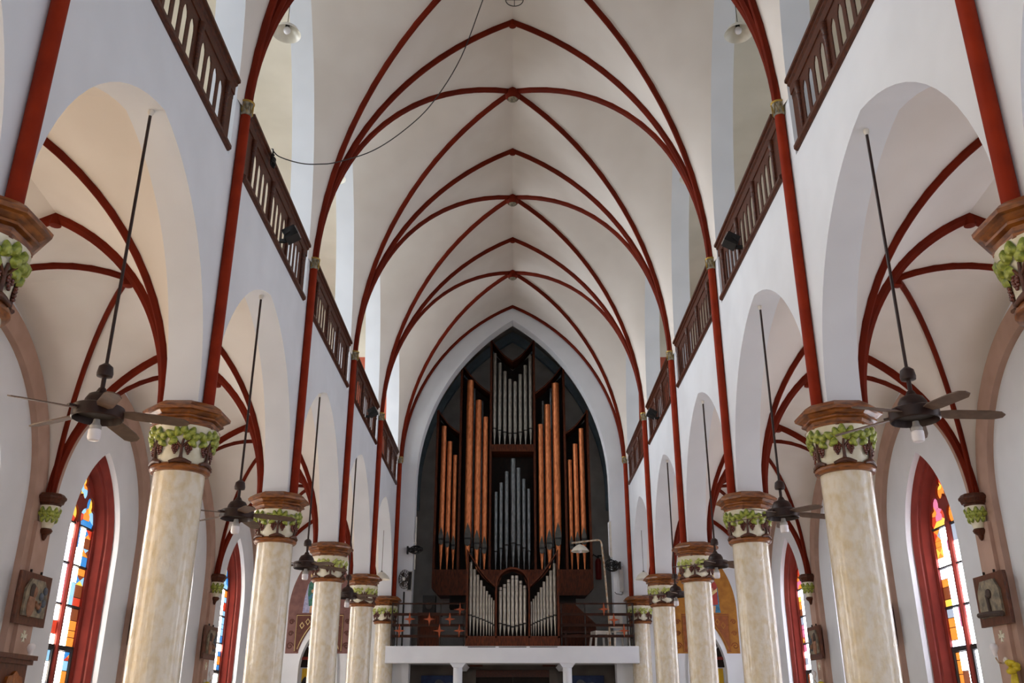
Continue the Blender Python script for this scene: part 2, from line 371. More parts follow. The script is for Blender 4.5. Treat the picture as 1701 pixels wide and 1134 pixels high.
for sx, side in SIDES:
    xa, xb = (-XO, -XW2) if sx < 0 else (XW2, XO)
    av = (B/2-0.02, 2.62, xa, B/2-0.08, 2.58, xb) if sx < 0 else (B/2-0.08, 2.58, xa, B/2-0.02, 2.62, xb)
    c = vault('ceiling_aisle_'+side, 'vault_white', range(-2, 6), sx*AC, AA, ZC-0.03, 2.48, 2.72, *av, 0.02, 0.03)
    for i in range(0, 7):
        obj('transverse_rib', rib_sweep(trans_pts(sx*AC, AA, 2.48, ZC-0.03, P(i) if i < 6 else YEND-0.05), 0.095, 0.075, (0, 1, 0)), 'rib_red', c)
        obj('apex_knot', knot_me, 'rib_red', c, (sx*AC, P(i) if i < 6 else YEND-0.05, ZC+2.43))
    for i in range(0, 6):
        for s in (-1, 1):
            d = Vector((AA, s*B/2, 0)).cross(Vector((0, 0, 1)))
            obj('diagonal_rib', rib_sweep(diag_pts(sx*AC, AA, 2.72, ZC-0.03, i, s), 0.074, 0.062, d), 'rib_red', c)
        obj('boss', knot_me, None, c, (sx*AC, mid(i), ZC+2.66))

# ------------------------------------------------------------------ columns
ORD = {1: 'nearest, its capital cut by the picture edge', 2: 'second from the viewer', 3: 'third from the viewer', 4: 'fourth from the viewer', 5: 'fifth from the viewer', 6: 'farthest, beside the organ balcony'}
A8 = PI/8
ab_me = make_mesh('abacus', *lathe([(0.33, 2.895), (0.37, 2.905), (0.37, 2.935), (0.345, 2.945), (0.36, 2.985), (0.40, 2.995), (0.40, 3.015), (0.385, 3.025), (0.43, 3.06), (0.465, 3.068), (0.47, 3.10), (0.44, 3.13), (0.36, ZC)], 8, A8), 14)
bell_me = make_mesh('bell', *lathe([(0.285, 2.50), (0.287, 2.62), (0.298, 2.72), (0.325, 2.82), (0.352, 2.875), (0.365, 2.91)], 32))
ast_me = make_mesh('astragal', *lathe([(0.27, 2.425), (0.30, 2.43), (0.318, 2.455), (0.318, 2.475), (0.305, 2.50), (0.28, 2.515)], 32))
sh_me = make_mesh('column_shaft', *lathe([(0.36, -H), (0.36, -H+0.18), (0.31, -H+0.22), (0.30, -H+0.30), (0.268, -H+0.34), (0.268, 2.43)], 40))
def leaf_geo(L_, W_, lobes=5):
    """cupped lobed leaf lying on a bell, face along +x, tip up (z)"""
    rim = []; n = 15
    for k in range(n):
        a = 2*PI*k/n; r = 0.48*(1+0.13*math.cos(lobes*a)); rim.append((W_*r*math.sin(a), L_*(r*math.cos(a)+0.5)))
    V = [(0.0, y, z) for y, z in rim] + [(0.032, y*0.6, L_*0.5+(z-L_*0.5)*0.6) for y, z in rim] + [(0.036, 0, L_*0.52)]
    F = [tuple(range(n))] + [(k, (k+1) % n, n+(k+1) % n, n+k) for k in range(n)] + [(n+k, n+(k+1) % n, 2*n) for k in range(n)]
    return V, F
leaf_g = leaf_geo(0.116, 0.092, 3)
leaf_me = make_mesh('leaf', *leaf_g, 50)
gv = []
for r_, cnt in ((0, 2), (1, 3), (2, 3), (3, 2), (4, 1)):
    for q in range(cnt): gv.append(uvsphere(0.0165, 6, 4, c=(0.012 if q % 2 else 0.02, (q-(cnt-1)/2)*0.026, 0.05-r_*0.024)))
grape_g = join(*gv); grape_me = make_mesh('grape_bunch', *grape_g, 60)
trunk_g = join(tube([(0.0, 0, -0.17), (0.018, 0, -0.1), (0.018, 0, 0.0), (0.02, 0.01, 0.08)], [0.034, 0.018, 0.016, 0.012], 7),
               tube([(0.018, 0, -0.02), (0.02, -0.06, 0.06), (0.02, -0.09, 0.08)], [0.013, 0.011, 0.008], 6), tube([(0.018, 0, -0.02), (0.02, 0.06, 0.06), (0.02, 0.09, 0.08)], [0.013, 0.011, 0.008], 6),
               tube([(0.012, -0.115, -0.178), (0.016, -0.05, -0.155), (0.016, 0, -0.145), (0.016, 0.05, -0.155), (0.012, 0.115, -0.178)], [0.016, 0.024, 0.03, 0.024, 0.016], 7))
trunk_me = make_mesh('vine_trunk', *trunk_g, 60)
LEAVES = [(-0.125, 0.12, 0.9), (-0.085, 0.055, 2.2), (-0.055, 0.14, 0.3), (0.004, 0.165, -0.05), (0.045, 0.105, -0.5), (0.085, 0.145, -0.3), (0.13, 0.105, -1.1), (0.095, 0.045, -2.3)]
def on_bell(a, s, z):
    """local frame on the bell at angle a, arc offset s, height z above the motif middle 2.68"""
    zz = 2.68+z; r = 0.288 if zz < 2.66 else (0.288+0.012*(zz-2.66)/0.06 if zz < 2.72 else 0.30+0.028*(zz-2.72)/0.1)
    return r, a+s/r, zz
def motif_parts(parent, a, lm):
    r, q, zz = on_bell(a, 0, 0.0); obj('vine_trunk', trunk_me, 'vine_brown', parent, (r*math.cos(q), r*math.sin(q), zz), (0, 0.04, q))
    for s, z, tw in LEAVES:
        r, q, zz = on_bell(a, s, z)
        o = obj('leaf', leaf_me, None, parent, (0, 0, 0))
        mtx = Matrix.Translation((r*math.cos(q)+0.012*math.cos(q), r*math.sin(q)+0.012*math.sin(q), zz)) @ Matrix.Rotation(q, 4, 'Z') @ Matrix.Rotation(0.28, 4, 'Y') @ Matrix.Rotation(tw, 4, 'X') @ Matrix.Translation((0, 0, -0.05))
        o.matrix_local = mtx
    for s in (-0.062, 0.066):
        r, q, zz = on_bell(a, s, -0.03); obj('grape_bunch', grape_me, 'grape_brown', parent, (r*math.cos(q), r*math.sin(q), zz), (0, 0, q))
leaf_me.materials.append(M['leaf_green'])
fol_g = []
for s, z, tw in LEAVES:
    fol_g.append(xf(leaf_g, Matrix.Translation((0.0, s, z)) @ Matrix.Rotation(0.28, 4, 'Y') @ Matrix.Rotation(tw, 4, 'X') @ Matrix.Translation((0, 0, -0.05))))
fol_me = make_mesh('vine_leaves', *join(*fol_g), 50)
gr2_me = make_mesh('grape_bunches', *join(*[xf(grape_g, Matrix.Translation((0.0, s, -0.03))) for s in (-0.062, 0.066)]), 60)
for sx, side in SIDES:
    for i in range(1, 7):
        t = thing('column', 'cream marbled column with vine capital, %s row, %s' % (side, ORD[i]), 'column', (sx*3.62, P(i), 0), 0, 'nave columns')
        obj('column_shaft', sh_me, 'marble', t); obj('astragal', ast_me, 'cap_wood', t); b_ = obj('bell', bell_me, 'cap_white', t); obj('abacus', ab_me, 'cap_wood', t)
        for k in range(6):
            a = -PI/2 + 2*PI*k/6 - 0.30*sx
            if i <= 3: motif_parts(b_, a, 'leaf_green')
            else:
                r, q, zz = on_bell(a, 0, 0.0)
                for nm, me, mm in (('vine_trunk', trunk_me, 'vine_brown'), ('vine_leaves', fol_me, 'leaf_pale'), ('grape_bunches', gr2_me, 'grape_brown')):
                    obj(nm, me, mm, b_, (r*math.cos(q), r*math.sin(q), zz), (0, 0, q))

# ------------------------------------------------------------------ balustrades
def extr(prof, y0, y1):
    """profile in x,z run along y"""
    return prism([prof], 'y', y0, y1)
top_me = make_mesh('top_rail', *extr([(0.0, 0.74), (-0.03, 0.74), (-0.03, 0.80), (-0.045, 0.805), (-0.045, 0.92), (-0.07, 0.94), (-0.07, 0.965), (-0.10, 0.98), (-0.10, 1.02), (0.06, 1.02), (0.06, 0.97), (0.0, 0.95)], -1.84, 1.84))
bot_me = make_mesh('bottom_rail', *extr([(0.10, 0.0), (-0.055, 0.0), (-0.085, 0.025), (-0.085, 0.07), (-0.06, 0.085), (-0.045, 0.115), (0.10, 0.115)], -1.86, 1.86))
PW = 0.47
def slot(c): return [(c-0.068, 0.13), (c-0.068, 0.56), (c-0.052, 0.62), (c, 0.68), (c+0.052, 0.62), (c+0.068, 0.56), (c+0.068, 0.13)]
pan_me = make_mesh('pierced_panel', *prism([[(-0.485, 0.11), (0.485, 0.11), (0.485, 0.76), (-0.485, 0.76)]]+[slot(c) for c in (-0.33, -0.11, 0.11, 0.33)], 'x', 0.0, 0.014))
endp_me = make_mesh('end_panel', *prism([[(-0.12, 0.11), (0.12, 0.11), (0.12, 0.76), (-0.12, 0.76)]], 'x', 0.0, 0.06))
post_me = make_mesh('post', *join(box(-0.035, 0.0, -0.055, 0.055, 0.08, 0.9), xf(lathe([(0.030, 0.11), (0.030, 0.56), (0.044, 0.58), (0.044, 0.605), (0.032, 0.62), (0.046, 0.66), (0.05, 0.72), (0.05, 0.78)], 12), Matrix.Translation((-0.04, 0, 0)))))
BW = {1: 'between first and second shafts', 2: 'between second and third shafts', 3: 'between third and fourth shafts', 4: 'between fourth and fifth shafts', 5: 'next to the organ wall'}
ORDN = {1: 'nearest', 2: 'second', 3: 'third', 4: 'fourth', 5: 'farthest'}
for sx, side in SIDES:
    for i in range(1, 6):
        t = thing('gallery_balustrade', 'dark wooden pierced balustrade of the %s gallery, %s one, %s' % (side, ORDN[i], BW[i]), 'balustrade', (sx*3.50, mid(i), 6.36), 0 if sx > 0 else PI, 'gallery balustrades')
        obj('top_rail', top_me, 'dark_wood', t); obj('bottom_rail', bot_me, 'dark_wood', t)
        for y in (-1.05, 0.0, 1.05): obj('pierced_panel', pan_me, 'dark_wood', t, (-0.032, y, 0))
        for y in (-1.71, 1.71): obj('end_panel', endp_me, 'dark_wood', t, (-0.03, y, 0))
        for y in (-1.56, -0.525, 0.525, 1.56): obj('post', post_me, 'dark_wood', t, (0, y, 0))

# ------------------------------------------------------------------ aisle windows
def star_union(center, discs, n=48):
    """outline of overlapping discs, seen from a point inside them"""
    out = []
    for k in range(n):
        a = 2*PI*k/n; d = (math.cos(a), math.sin(a)); best = 0
        for cx_, cy_, r in discs:
            ex, ey = cx_-center[0], cy_-center[1]; pr = ex*d[0]+ey*d[1]; q = r*r-(ex*ex+ey*ey-pr*pr)
            if q > 0: best = max(best, pr+math.sqrt(q))
        out.append((center[0]+best*d[0], center[1]+best*d[1]))
    return out
WHW = 0.76; ZSIL = -0.45
def lancet(c):
    R_ = [(c+0.155+0.165*math.cos(a), 3.32+0.165*math.sin(a)) for a in [math.radians(q) for q in (-45, -20, 5, 30, 55, 80)]]
    T_ = [(c+0.15*math.cos(a), 3.56+0.15*math.sin(a)) for a in [math.radians(q) for q in (-25, 5, 35, 65, 90, 115, 145, 175, 205)]]
    L_ = [(2*c-x, z) for x, z in reversed(R_)]
    return [(c-0.31, ZSIL+0.05), (c+0.31, ZSIL+0.05), (c+0.31, 3.17)] + R_ + T_ + L_ + [(c-0.31, 3.17)]
glass_out = arched(WHW, 1.30, ZSIL, 2.90, 14)
trefoil = star_union((0, 3.82), [(0, 3.95, 0.13), (-0.115, 3.76, 0.125), (0.115, 3.76, 0.125), (0, 3.82, 0.08)])
small_eye = [(0.045*math.cos(a*PI/3), 3.555+0.05*math.sin(a*PI/3)) for a in range(6)]
WIN_MESH = {}
WIN_MESH['tracery'] = make_mesh('tracery', *prism([glass_out, lancet(-0.365), lancet(0.365), trefoil], 'x', 0.345, 0.42))
# splayed red frame: steps from the wall opening in to the glass
def oring(s, h, d, n=14): return [(d, y, z) for y, z in arched(s, h, ZSIL-0.05, 2.80, n)]
WIN_MESH['frame'] = make_mesh('frame', *loft([oring(1.02, 1.72, 0.50), oring(1.02, 1.72, 0.12), oring(0.99, 1.66, 0.10), oring(0.90, 1.52, 0.17), oring(0.90, 1.52, 0.20), oring(0.84, 1.44, 0.22), oring(0.79, 1.38, 0.345), oring(0.745, 1.31, 0.345), oring(0.745, 1.31, 0.50)]))
_mg = prism([[(-0.05, 0.42), (-0.06, 0.36), (-0.028, 0.315), (0.028, 0.315), (0.06, 0.36), (0.05, 0.42)]], 'z', ZSIL, 3.2)
WIN_MESH['mullion'] = make_mesh('mullion', [(v[1], v[0], v[2]) for v in _mg[0]], _mg[1])
WIN_MESH['glazing_bar'] = make_mesh('glazing_bar', *box(0.36, 0.40, -0.31, 0.31, -0.014, 0.014))
WIN_MESH['leading'] = make_mesh('leading', *prism([glass_out], 'x', 0.405, 0.415))
cas = prism([[(-0.29, -0.80), (0.29, -0.80), (0.29, 0.0), (-0.29, 0.0)], [(-0.24, -0.75), (0.24, -0.75), (0.24, -0.05), (-0.24, -0.05)]], 'x', 0.35, 0.40)
WIN_MESH['casement'] = make_mesh('casement', *cas)
def pane(w, y0, y1, z0, z1, m, shape=None):
    g = 0.007
    obj('pane', prism([[(y0+g, z0+g), (y1-g, z0+g), (y1-g, z1-g), (y0+g, z1-g)]], 'x', 0.385, 0.395), m, w)
def polypane(w, pts, m):
    cx_ = sum(p[0] for p in pts)/len(pts); cy_ = sum(p[1] for p in pts)/len(pts)
    q = [(cx_+(x-cx_)*0.95, cy_+(y-cy_)*0.95) for x, y in pts]
    obj('pane', prism([q], 'x', 0.385, 0.395), m, w)
PAL_L = ['glass_orange', 'glass_red', 'glass_blue', 'glass_sky', 'glass_yellow', 'glass_brown', 'glass_sky', 'glass_blue']
PAL_R = ['glass_orange', 'glass_yellow', 'glass_pink', 'glass_brown', 'glass_grey', 'glass_orange', 'glass_red', 'glass_pink']
def wedge_panes(w, outline, c, pal, step, rnd):
    n = len(outline); k = 0
    while k < n:
        seg = [outline[(k+q) % n] for q in range(min(step, n-k)+1)]
        inner = [(c[0]+(p[0]-c[0])*0.42, c[1]+(p[1]-c[1])*0.42) for p in seg]
        polypane(w, seg + inner[::-1], rnd.choice(pal)); k += step
    polypane(w, [(c[0]+(p[0]-c[0])*0.42, c[1]+(p[1]-c[1])*0.42) for p in outline[::max(1, step//2)]], rnd.choice(pal+['glass_white']))
BARS = [3.17, 2.48, 1.79, 1.12]
def build_window(name, sx, i, pal, seed):
    rnd = random.Random(seed)
    w = empty(name, (sx*XO, mid(i), 0), 0 if sx > 0 else PI); w['kind'] = 'structure'
    obj('frame', WIN_MESH['frame'], 'window_red', w); obj('tracery', WIN_MESH['tracery'], 'window_red', w)
    obj('mullion', WIN_MESH['mullion'], 'window_red', w); obj('leading', WIN_MESH['leading'], 'lead', w)
    for c in (-0.365, 0.365):
        for z in BARS: obj('glazing_bar', WIN_MESH['glazing_bar'], 'lead', w, (0, c, z))
        obj('casement', WIN_MESH['casement'], 'lead', w, (0, c, 1.10)); 
        hd = lancet(c)[2:]; hd = [(c+0.31, 3.18)] + hd[1:-1] + [(c-0.31, 3.18)]
        wedge_panes(w, hd, (c, 3.38), pal, 4, rnd)
        zs = [ZSIL+0.2, 1.08] + [BARS[k] for k in (2, 1, 0)]
        for r in range(4):
            z0, z1 = (zs[r]+0.02, zs[r+1]-0.02)
            if r == 0: z0, z1 = 0.35, 1.04
            ys = [c-0.31, c-0.14+rnd.uniform(-.02, .02), c+0.08+rnd.uniform(-.03, .03), c+0.31]
            if c*1 < 0: ys = [c-0.31, c-0.05+rnd.uniform(-.03, .03), c+0.14+rnd.uniform(-.02, .02), c+0.31]
            for q in range(3):
                edge = (q == 0 and c < 0) or (q == 2 and c > 0)
                rows = rnd.choice((2, 3)) if not edge else 4
                cut = sorted([z0, z1]+[z0+(z1-z0)*(k+rnd.uniform(-.25, .25))/rows for k in range(1, rows)])
                for k in range(rows):
                    m = rnd.choice(pal) if (edge and rnd.random() < 0.8) or rnd.random() < 0.10 else (('glass_white' if sx > 0 else 'glass_white_left') if rnd.random() < .8 else 'glass_milk')
                    if rnd.random() < 0.16 and edge:      # a lozenge pane split
                        ym, zm = (ys[q]+ys[q+1])/2, (cut[k]+cut[k+1])/2
                        cs = [(ys[q], cut[k]), (ys[q+1], cut[k]), (ys[q+1], cut[k+1]), (ys[q], cut[k+1])]
                        for e in range(4): polypane(w, [cs[e], cs[(e+1) % 4], (ym, zm)], rnd.choice(pal))
                    else: pane(w, ys[q], ys[q+1], cut[k], cut[k+1], m)
    wedge_panes(w, trefoil, (0, 3.82), pal, 6, rnd)
    return w
plain_me = {q: make_mesh('clear_pane', *prism([arched(WHW, 1.30, ZSIL, 2.90, 10)], 'x', 0.385, 0.395)) for q in (-1, 1)}
n_ = 1
for sx, side in SIDES:
    for i in range(-2, 6):
        if i >= 2: build_window('window_%d' % n_, sx, i, PAL_L if sx < 0 else PAL_R, 11*i+sx)
        else:
            w = empty('window_%d' % n_, (sx*XO, mid(i), 0), 0 if sx > 0 else PI); w['kind'] = 'structure'
            obj('frame', WIN_MESH['frame'], 'window_red', w); obj('tracery', WIN_MESH['tracery'], 'window_red', w); obj('clear_pane', plain_me[sx], 'glass_clear_left' if sx < 0 else 'glass_clear_right', w)
        n_ += 1

# ------------------------------------------------------------------ corbels and framed reliefs on the aisle pilasters
cor_ab = make_mesh('abacus', *lathe([(0.155, -0.15), (0.165, -0.11), (0.19, -0.10), (0.205, -0.05), (0.225, -0.03), (0.225, 0.0), (0.18, 0.05)], 8, A8), 30)
cor_bell = make_mesh('bell', *lathe([(0.07, -0.50), (0.10, -0.42), (0.125, -0.32), (0.145, -0.22), (0.16, -0.14)], 20))
cor_tip = make_mesh('pendant', *lathe([(0.012, -0.66), (0.03, -0.63), (0.045, -0.58), (0.09, -0.545), (0.105, -0.51), (0.085, -0.48)], 16))
frame_g = prism([[(-0.46, -0.37), (0.46, -0.37), (0.46, 0.37), (-0.46, 0.37)]], 'x', -0.05, 0.0)
frame_me = make_mesh('wooden_board', *frame_g)
plaque = [(-0.33, -0.25), (0.33, -0.25), (0.33, 0.12), (0.20, 0.28), (-0.20, 0.28), (-0.33, 0.12)]
plq_me = make_mesh('relief_plaque', *prism([plaque], 'x', -0.085, -0.05))
fig_me = make_mesh('relief_figure', *join(uvsphere(0.075, 10, 8, 0.6, 0.9, 1.2, (-0.10, 0.12, 0.09)), uvsphere(0.13, 10, 8, 0.35, 0.9, 1.3, (-0.085, 0.14, -0.10)), tube([(-0.10, 0.05, -0.05), (-0.115, -0.05, -0.12), (-0.10, -0.12, -0.05)], [0.035, 0.03, 0.02], 7)))
crowd_me = make_mesh('relief_crowd', *join(*[uvsphere(0.055, 8, 6, 0.6, 0.9, 1.1, (-0.095, -0.22+0.10*(k % 2), 0.14-0.09*k)) for k in range(4)]))
hair_me = make_mesh('relief_hair', *uvsphere(0.09, 10, 8, 0.5, 0.9, 1.3, (-0.085, 0.15, 0.10)))
beam_me = make_mesh('relief_beam', *join(tube([(-0.10, -0.34, -0.23), (-0.10, 0.0, -0.205), (-0.10, 0.36, -0.20)], 0.04, 8), tube([(-0.10, -0.01, -0.2), (-0.10, 0.02, 0.06)], 0.028, 8), uvsphere(0.07, 10, 8, 0.5, 1, 1, (-0.095, -0.03, 0.08))))
bulb_me = make_mesh('bulb', *lathe([(0.018, -0.06), (0.03, -0.02), (0.055, 0.03), (0.06, 0.06), (0.05, 0.095), (0.028, 0.115), (0.005, 0.12)], 14))
arm_me = make_mesh('bracket', *tube([(0.0, 0.0, -0.10), (-0.05, 0.0, -0.14), (-0.12, 0.0, -0.13), (-0.15, 0.0, -0.06)], 0.012, 6))
base_me = make_mesh('wall_plate', *xf(lathe([(0.05, 0), (0.05, 0.02), (0.03, 0.035)], 14), Matrix.Rotation(-PI/2, 4, 'Y') @ Matrix.Translation((-0.10, 0, 0))))
bowg = []
for k in range(9):
    a = 2*PI*k/9; bowg.append(uvsphere(0.06, 8, 6, 1.0, 1.0, 0.7, (-0.06+0.035*math.cos(a*2), 0.06*math.cos(a), 0.06*math.sin(a))))
bowg += [uvsphere(0.05, 8, 6, 0.5, 0.8, 2.0, (-0.04, -0.01, -0.16)), uvsphere(0.045, 8, 6, 0.5, 0.8, 2.0, (-0.05, 0.045, -0.18))]
bow_me = make_mesh('ribbon_loops', *join(*bowg), 70)
tail_me = make_mesh('ribbon_tails', *join(tube([(-0.05, -0.02, -0.1), (-0.06, -0.03, -0.28), (-0.05, -0.05, -0.42)], [0.03, 0.045, 0.03], 6), tube([(-0.05, 0.03, -0.1), (-0.06, 0.04, -0.25), (-0.05, 0.03, -0.38)], [0.03, 0.045, 0.03], 6)))
emb_g = join(*[prism([[(-0.012, 0.0), (-0.035, 0.085), (0.0, 0.07), (0.035, 0.085), (0.012, 0.0)]], 'x', -0.012, 0.0)])
emb_me = make_mesh('cross_emblem', *join(*[xf(emb_g, Matrix.Rotation(k*PI/2, 4, 'X')) for k in range(4)]))
XP = XO-0.10-0.06
NEARW = {3: 'nearest', 4: 'second', 5: 'third', 6: 'farthest'}
BEH = {3: 'beside the large stained window', 4: 'half behind a marbled column', 5: 'deeper in the aisle', 6: 'near the painted end wall'}
for sx, side in SIDES:
    rz = 0 if sx > 0 else PI
    for i in (3, 4, 5):
        t = thing('corbel', 'small leafy corbel on the %s aisle wall, %s, %s' % (side, NEARW[i], BEH[i]), 'corbel', (sx*(XP-0.03), P(i), ZC-0.03), rz, 'aisle wall corbels')
        obj('abacus', cor_ab, 'dark_wood', t); b_ = obj('bell', cor_bell, 'cap_white', t); obj('pendant', cor_tip, 'dark_wood', t)
        for a in (PI-1.75, PI-1.1, PI-0.4, PI+0.4, PI+1.1, PI+1.75):
            for ds, z, tw in ((0, -0.22, 0.0), (-0.22, -0.27, 0.7), (0.22, -0.27, -0.7), (0.0, -0.34, 3.0)):
                rr = 0.147+(z+0.22)*0.22
                o = obj('leaf', leaf_me, None, b_)
                o.matrix_local = Matrix.Translation((rr*math.cos(a+ds), rr*math.sin(a+ds), z)) @ Matrix.Rotation(a+ds, 4, 'Z') @ Matrix.Rotation(0.2, 4, 'Y') @ Matrix.Rotation(tw, 4, 'X') @ Matrix.Scale(0.9, 4) @ Matrix.Translation((0, 0, -0.05))
        kind = 'woman in blue' if (sx < 0 and i == 3) else 'fallen figure under a beam' if (sx > 0 and i == 3) else 'group of figures'
        t = thing('framed_relief', 'wooden board with relief of %s, %s on the %s aisle wall' % (kind, NEARW[i], side), 'relief', (sx*(XP-0.003), P(i), 1.62), rz, 'framed reliefs on the aisle walls')
        obj('wooden_board', frame_me, 'frame_wood', t); p_ = obj('relief_plaque', plq_me.copy() if sx > 0 else plq_me, 'relief' if sx < 0 else 'relief_cool', t)
        if sx > 0 and i == 3: obj('relief_beam', beam_me, 'relief_dark', p_)
        else:
            obj('relief_figure', fig_me, 'relief_skin', p_, scale=(1, -sx if i != 4 else sx, 1)); obj('relief_crowd', crowd_me, 'relief_blue', p_, scale=(1, -sx if i != 4 else sx, 1)); obj('relief_hair', hair_me, 'relief_dark', p_, scale=(1, -sx if i != 4 else sx, 1))
        for y in (-0.16, 0.16): obj('hook', box(-0.03, 0.0, y-0.008, y+0.008, 0.36, 0.42), 'iron', t)
        t = thing('cross_emblem', 'small pale cross emblem under the %s framed relief of the %s aisle' % (NEARW[i], side), 'emblem', (sx*XP, P(i), 1.10), rz, 'cross emblems')
        obj('cross_arms', emb_me, 'cap_white' if sx < 0 else 'metal_rust', t)
        t = thing('wall_lamp', 'bare white bulb on a wall bracket under the %s framed relief, %s aisle' % (NEARW[i], side), 'lamp', (sx*XP, P(i), 0.86), rz, 'aisle wall bulbs')
        obj('bracket', arm_me, 'metal_rust', t); obj('bulb', bulb_me, 'bulb_white', t, (-0.15, 0, 0.02)); obj('wall_plate', base_me, 'plastic_white', t)
        if sx > 0 or i == 5:
            t = thing('ribbon_bow', 'yellow ribbon bow tied below the %s wall bulb of the %s aisle' % (NEARW[i], side), 'bow', (sx*XP, P(i)-0.05 if sx < 0 else P(i)-0.25, 0.66), rz, 'yellow ribbon bows')
            obj('ribbon_loops', bow_me, 'ribbon_yellow', t); obj('ribbon_tails', tail_me, 'ribbon_yellow', t)
# carved wooden cabinet in the left aisle
t = thing('carved_cabinet', 'carved amber wooden confessional cabinet top against the left aisle wall', 'cabinet', (-6.95, 13.0, -H), 0)
obj('body', box(-0.26, 0.26, -0.8, 0.52, 0, H+0.66), 'frame_wood', t)
obj('cornice', join(box(-0.28, 0.31, -0.85, 0.57, H+0.66, H+0.72), box(-0.28, 0.35, -0.88, 0.60, H+0.72, H+0.78)), 'frame_wood', t)
for y in (-0.46, 0.18):
    oc = [(y+(0.25+0.02*math.cos(8*a))*math.cos(a), H+0.30+(0.25+0.02*math.cos(8*a))*math.sin(a)) for a in [2*PI*k/32 for k in range(32)]]
    obj('carved_panel', prism([oc], 'x', 0.26, 0.30), 'carved_amber', t)

# ------------------------------------------------------------------ ceiling fans in the arcade arches
XF = 3.665
XFN = 3.60
rod_me = {-1: make_mesh('down_rod', *tube([(0, 0, 0.4), (0, 0, 3.20)], 0.016, 8)), 1: make_mesh('down_rod', *tube([(0, 0, 0.4), (0, 0, 3.08)], 0.016, 8))}
can_me = make_mesh('canopy', *lathe([(0.025, 0.53), (0.06, 0.50), (0.07, 0.44), (0.066, 0.41), (0.02, 0.40), (0.02, 0.30)], 16))
mot_me = make_mesh('motor_housing', *lathe([(0.19, 0.085), (0.205, 0.015), (0.215, 0.025), (0.215, 0.12), (0.20, 0.13), (0.135, 0.14), (0.125, 0.19), (0.10, 0.235), (0.05, 0.26), (0.03, 0.30)], 28))
cup_me = make_mesh('inner_dish', *lathe([(0.03, 0.055), (0.08, 0.06), (0.175, 0.07), (0.185, 0.08), (0.17, 0.085)], 28))
bl_out = [(0.20, -0.045), (0.30, -0.07), (0.62, -0.075), (0.72, -0.06), (0.76, -0.02), (0.75, 0.03), (0.68, 0.065), (0.30, 0.07), (0.20, 0.045)]
blade_me = make_mesh('blade', *xf(prism([bl_out], 'z', -0.005, 0.005), Matrix.Translation((0, 0, 0.09)) @ Matrix.Rotation(math.radians(4), 4, 'Y') @ Matrix.Rotation(math.radians(-13), 4, 'X')))
iron_me = make_mesh('blade_iron', *box(0.17, 0.27, -0.025, 0.025, 0.075, 0.095))
led_me = make_mesh('bulb', *lathe([(0.012, -0.13), (0.045, -0.125), (0.055, -0.10), (0.055, -0.035), (0.05, -0.03)], 18))
ledc_me = make_mesh('bulb_collar', *lathe([(0.05, -0.032), (0.05, 0.0), (0.032, 0.025), (0.026, 0.06)], 18))
hook_me = make_mesh('ceiling_hook', *lathe([(0.03, 3.16), (0.03, 3.13), (0.012, 3.09)], 10))
FAN_ROT = {(-1, 1): 303, (-1, 2): 12, (-1, 3): 30, (-1, 4): 50, (1, 1): 280, (1, 2): 5, (1, 3): 28, (1, 4): 40}
for sx, side in SIDES:
    for i in range(1, 5):
        t = thing('ceiling_fan', 'brown five blade ceiling fan with white bulb, %s in the %s arcade' % (ORDN[i] if i < 4 else 'smallest and farthest', side), 'fan', (sx*XFN, mid(i)+(0.25 if sx > 0 else 0), 2.37 if sx < 0 else 2.43), 0, 'ceiling fans in the arcades')
        obj('down_rod', rod_me[sx], 'fan_brown', t); obj('canopy', can_me, 'fan_brown', t); h_ = obj('motor_housing', mot_me, 'fan_brown', t); obj('inner_dish', cup_me, 'iron', t)
        obj('bulb', led_me, 'bulb_white', t, (0, 0, -0.045)); obj('bulb_collar', ledc_me, 'bulb_grey', t, (0, 0, -0.045)); obj('ceiling_hook', hook_me, 'plastic_white', t, (0, 0, 0.06 if sx < 0 else -0.05))
        for k in range(5):
            a = math.radians(FAN_ROT[(sx, i)]+72*k)
            b_ = obj('blade', blade_me, 'blade_brown', t, (0, 0, 0), (0, 0, a)); obj('blade_iron', iron_me, 'fan_brown', b_)

# ------------------------------------------------------------------ pendant lamps
shade_me = make_mesh('lamp_shade', *(lambda g: (g[0], g[1]))(loft([[(r*math.cos(2*PI*k/28), r*math.sin(2*PI*k/28), z) for k in range(28)] for r, z in ((0.03, 0.0), (0.09, -0.03), (0.17, -0.10), (0.225, -0.19), (0.23, -0.20), (0.22, -0.19), (0.165, -0.11), (0.085, -0.04), (0.025, -0.012))])))
holder_me = make_mesh('lamp_holder', *lathe([(0.03, -0.07), (0.035, -0.05), (0.035, 0.0), (0.012, 0.03)], 12))
gbulb_me = make_mesh('bulb', *uvsphere(0.058, 14, 10, 1, 1, 1.15, (0, 0, -0.13)))
def pendant(label, loc, top, group, s=1.0):
    t = thing('pendant_lamp', label, 'lamp', loc, 0, group)
    obj('cord', tube([(0, 0, 0.0), (0, 0, top-loc[2])], 0.006, 6), 'cable', t)
    for nm, me, m in (('lamp_shade', shade_me, 'enamel'), ('lamp_holder', holder_me, 'black'), ('bulb', gbulb_me, 'bulb_white')): obj(nm, me, m, t, scale=(s, s, s))
for sx, side in SIDES:
    pendant('white pendant lamp hanging in the %s gallery opening, largest near the picture top' % side, (sx*XF, mid(2), 10.46), 12.02, 'gallery pendant lamps')
    pendant('faint white pendant lamp in the %s gallery opening, partly behind red ribs' % side, (sx*XF, mid(3), 10.46), 12.02, 'gallery pendant lamps')
    pendant('white shaded pendant lamp in the last %s arch beside the organ balcony' % side, (sx*XF, mid(5)+1.3, 3.76), 4.95, 'lamps beside the organ balcony', 1.05)

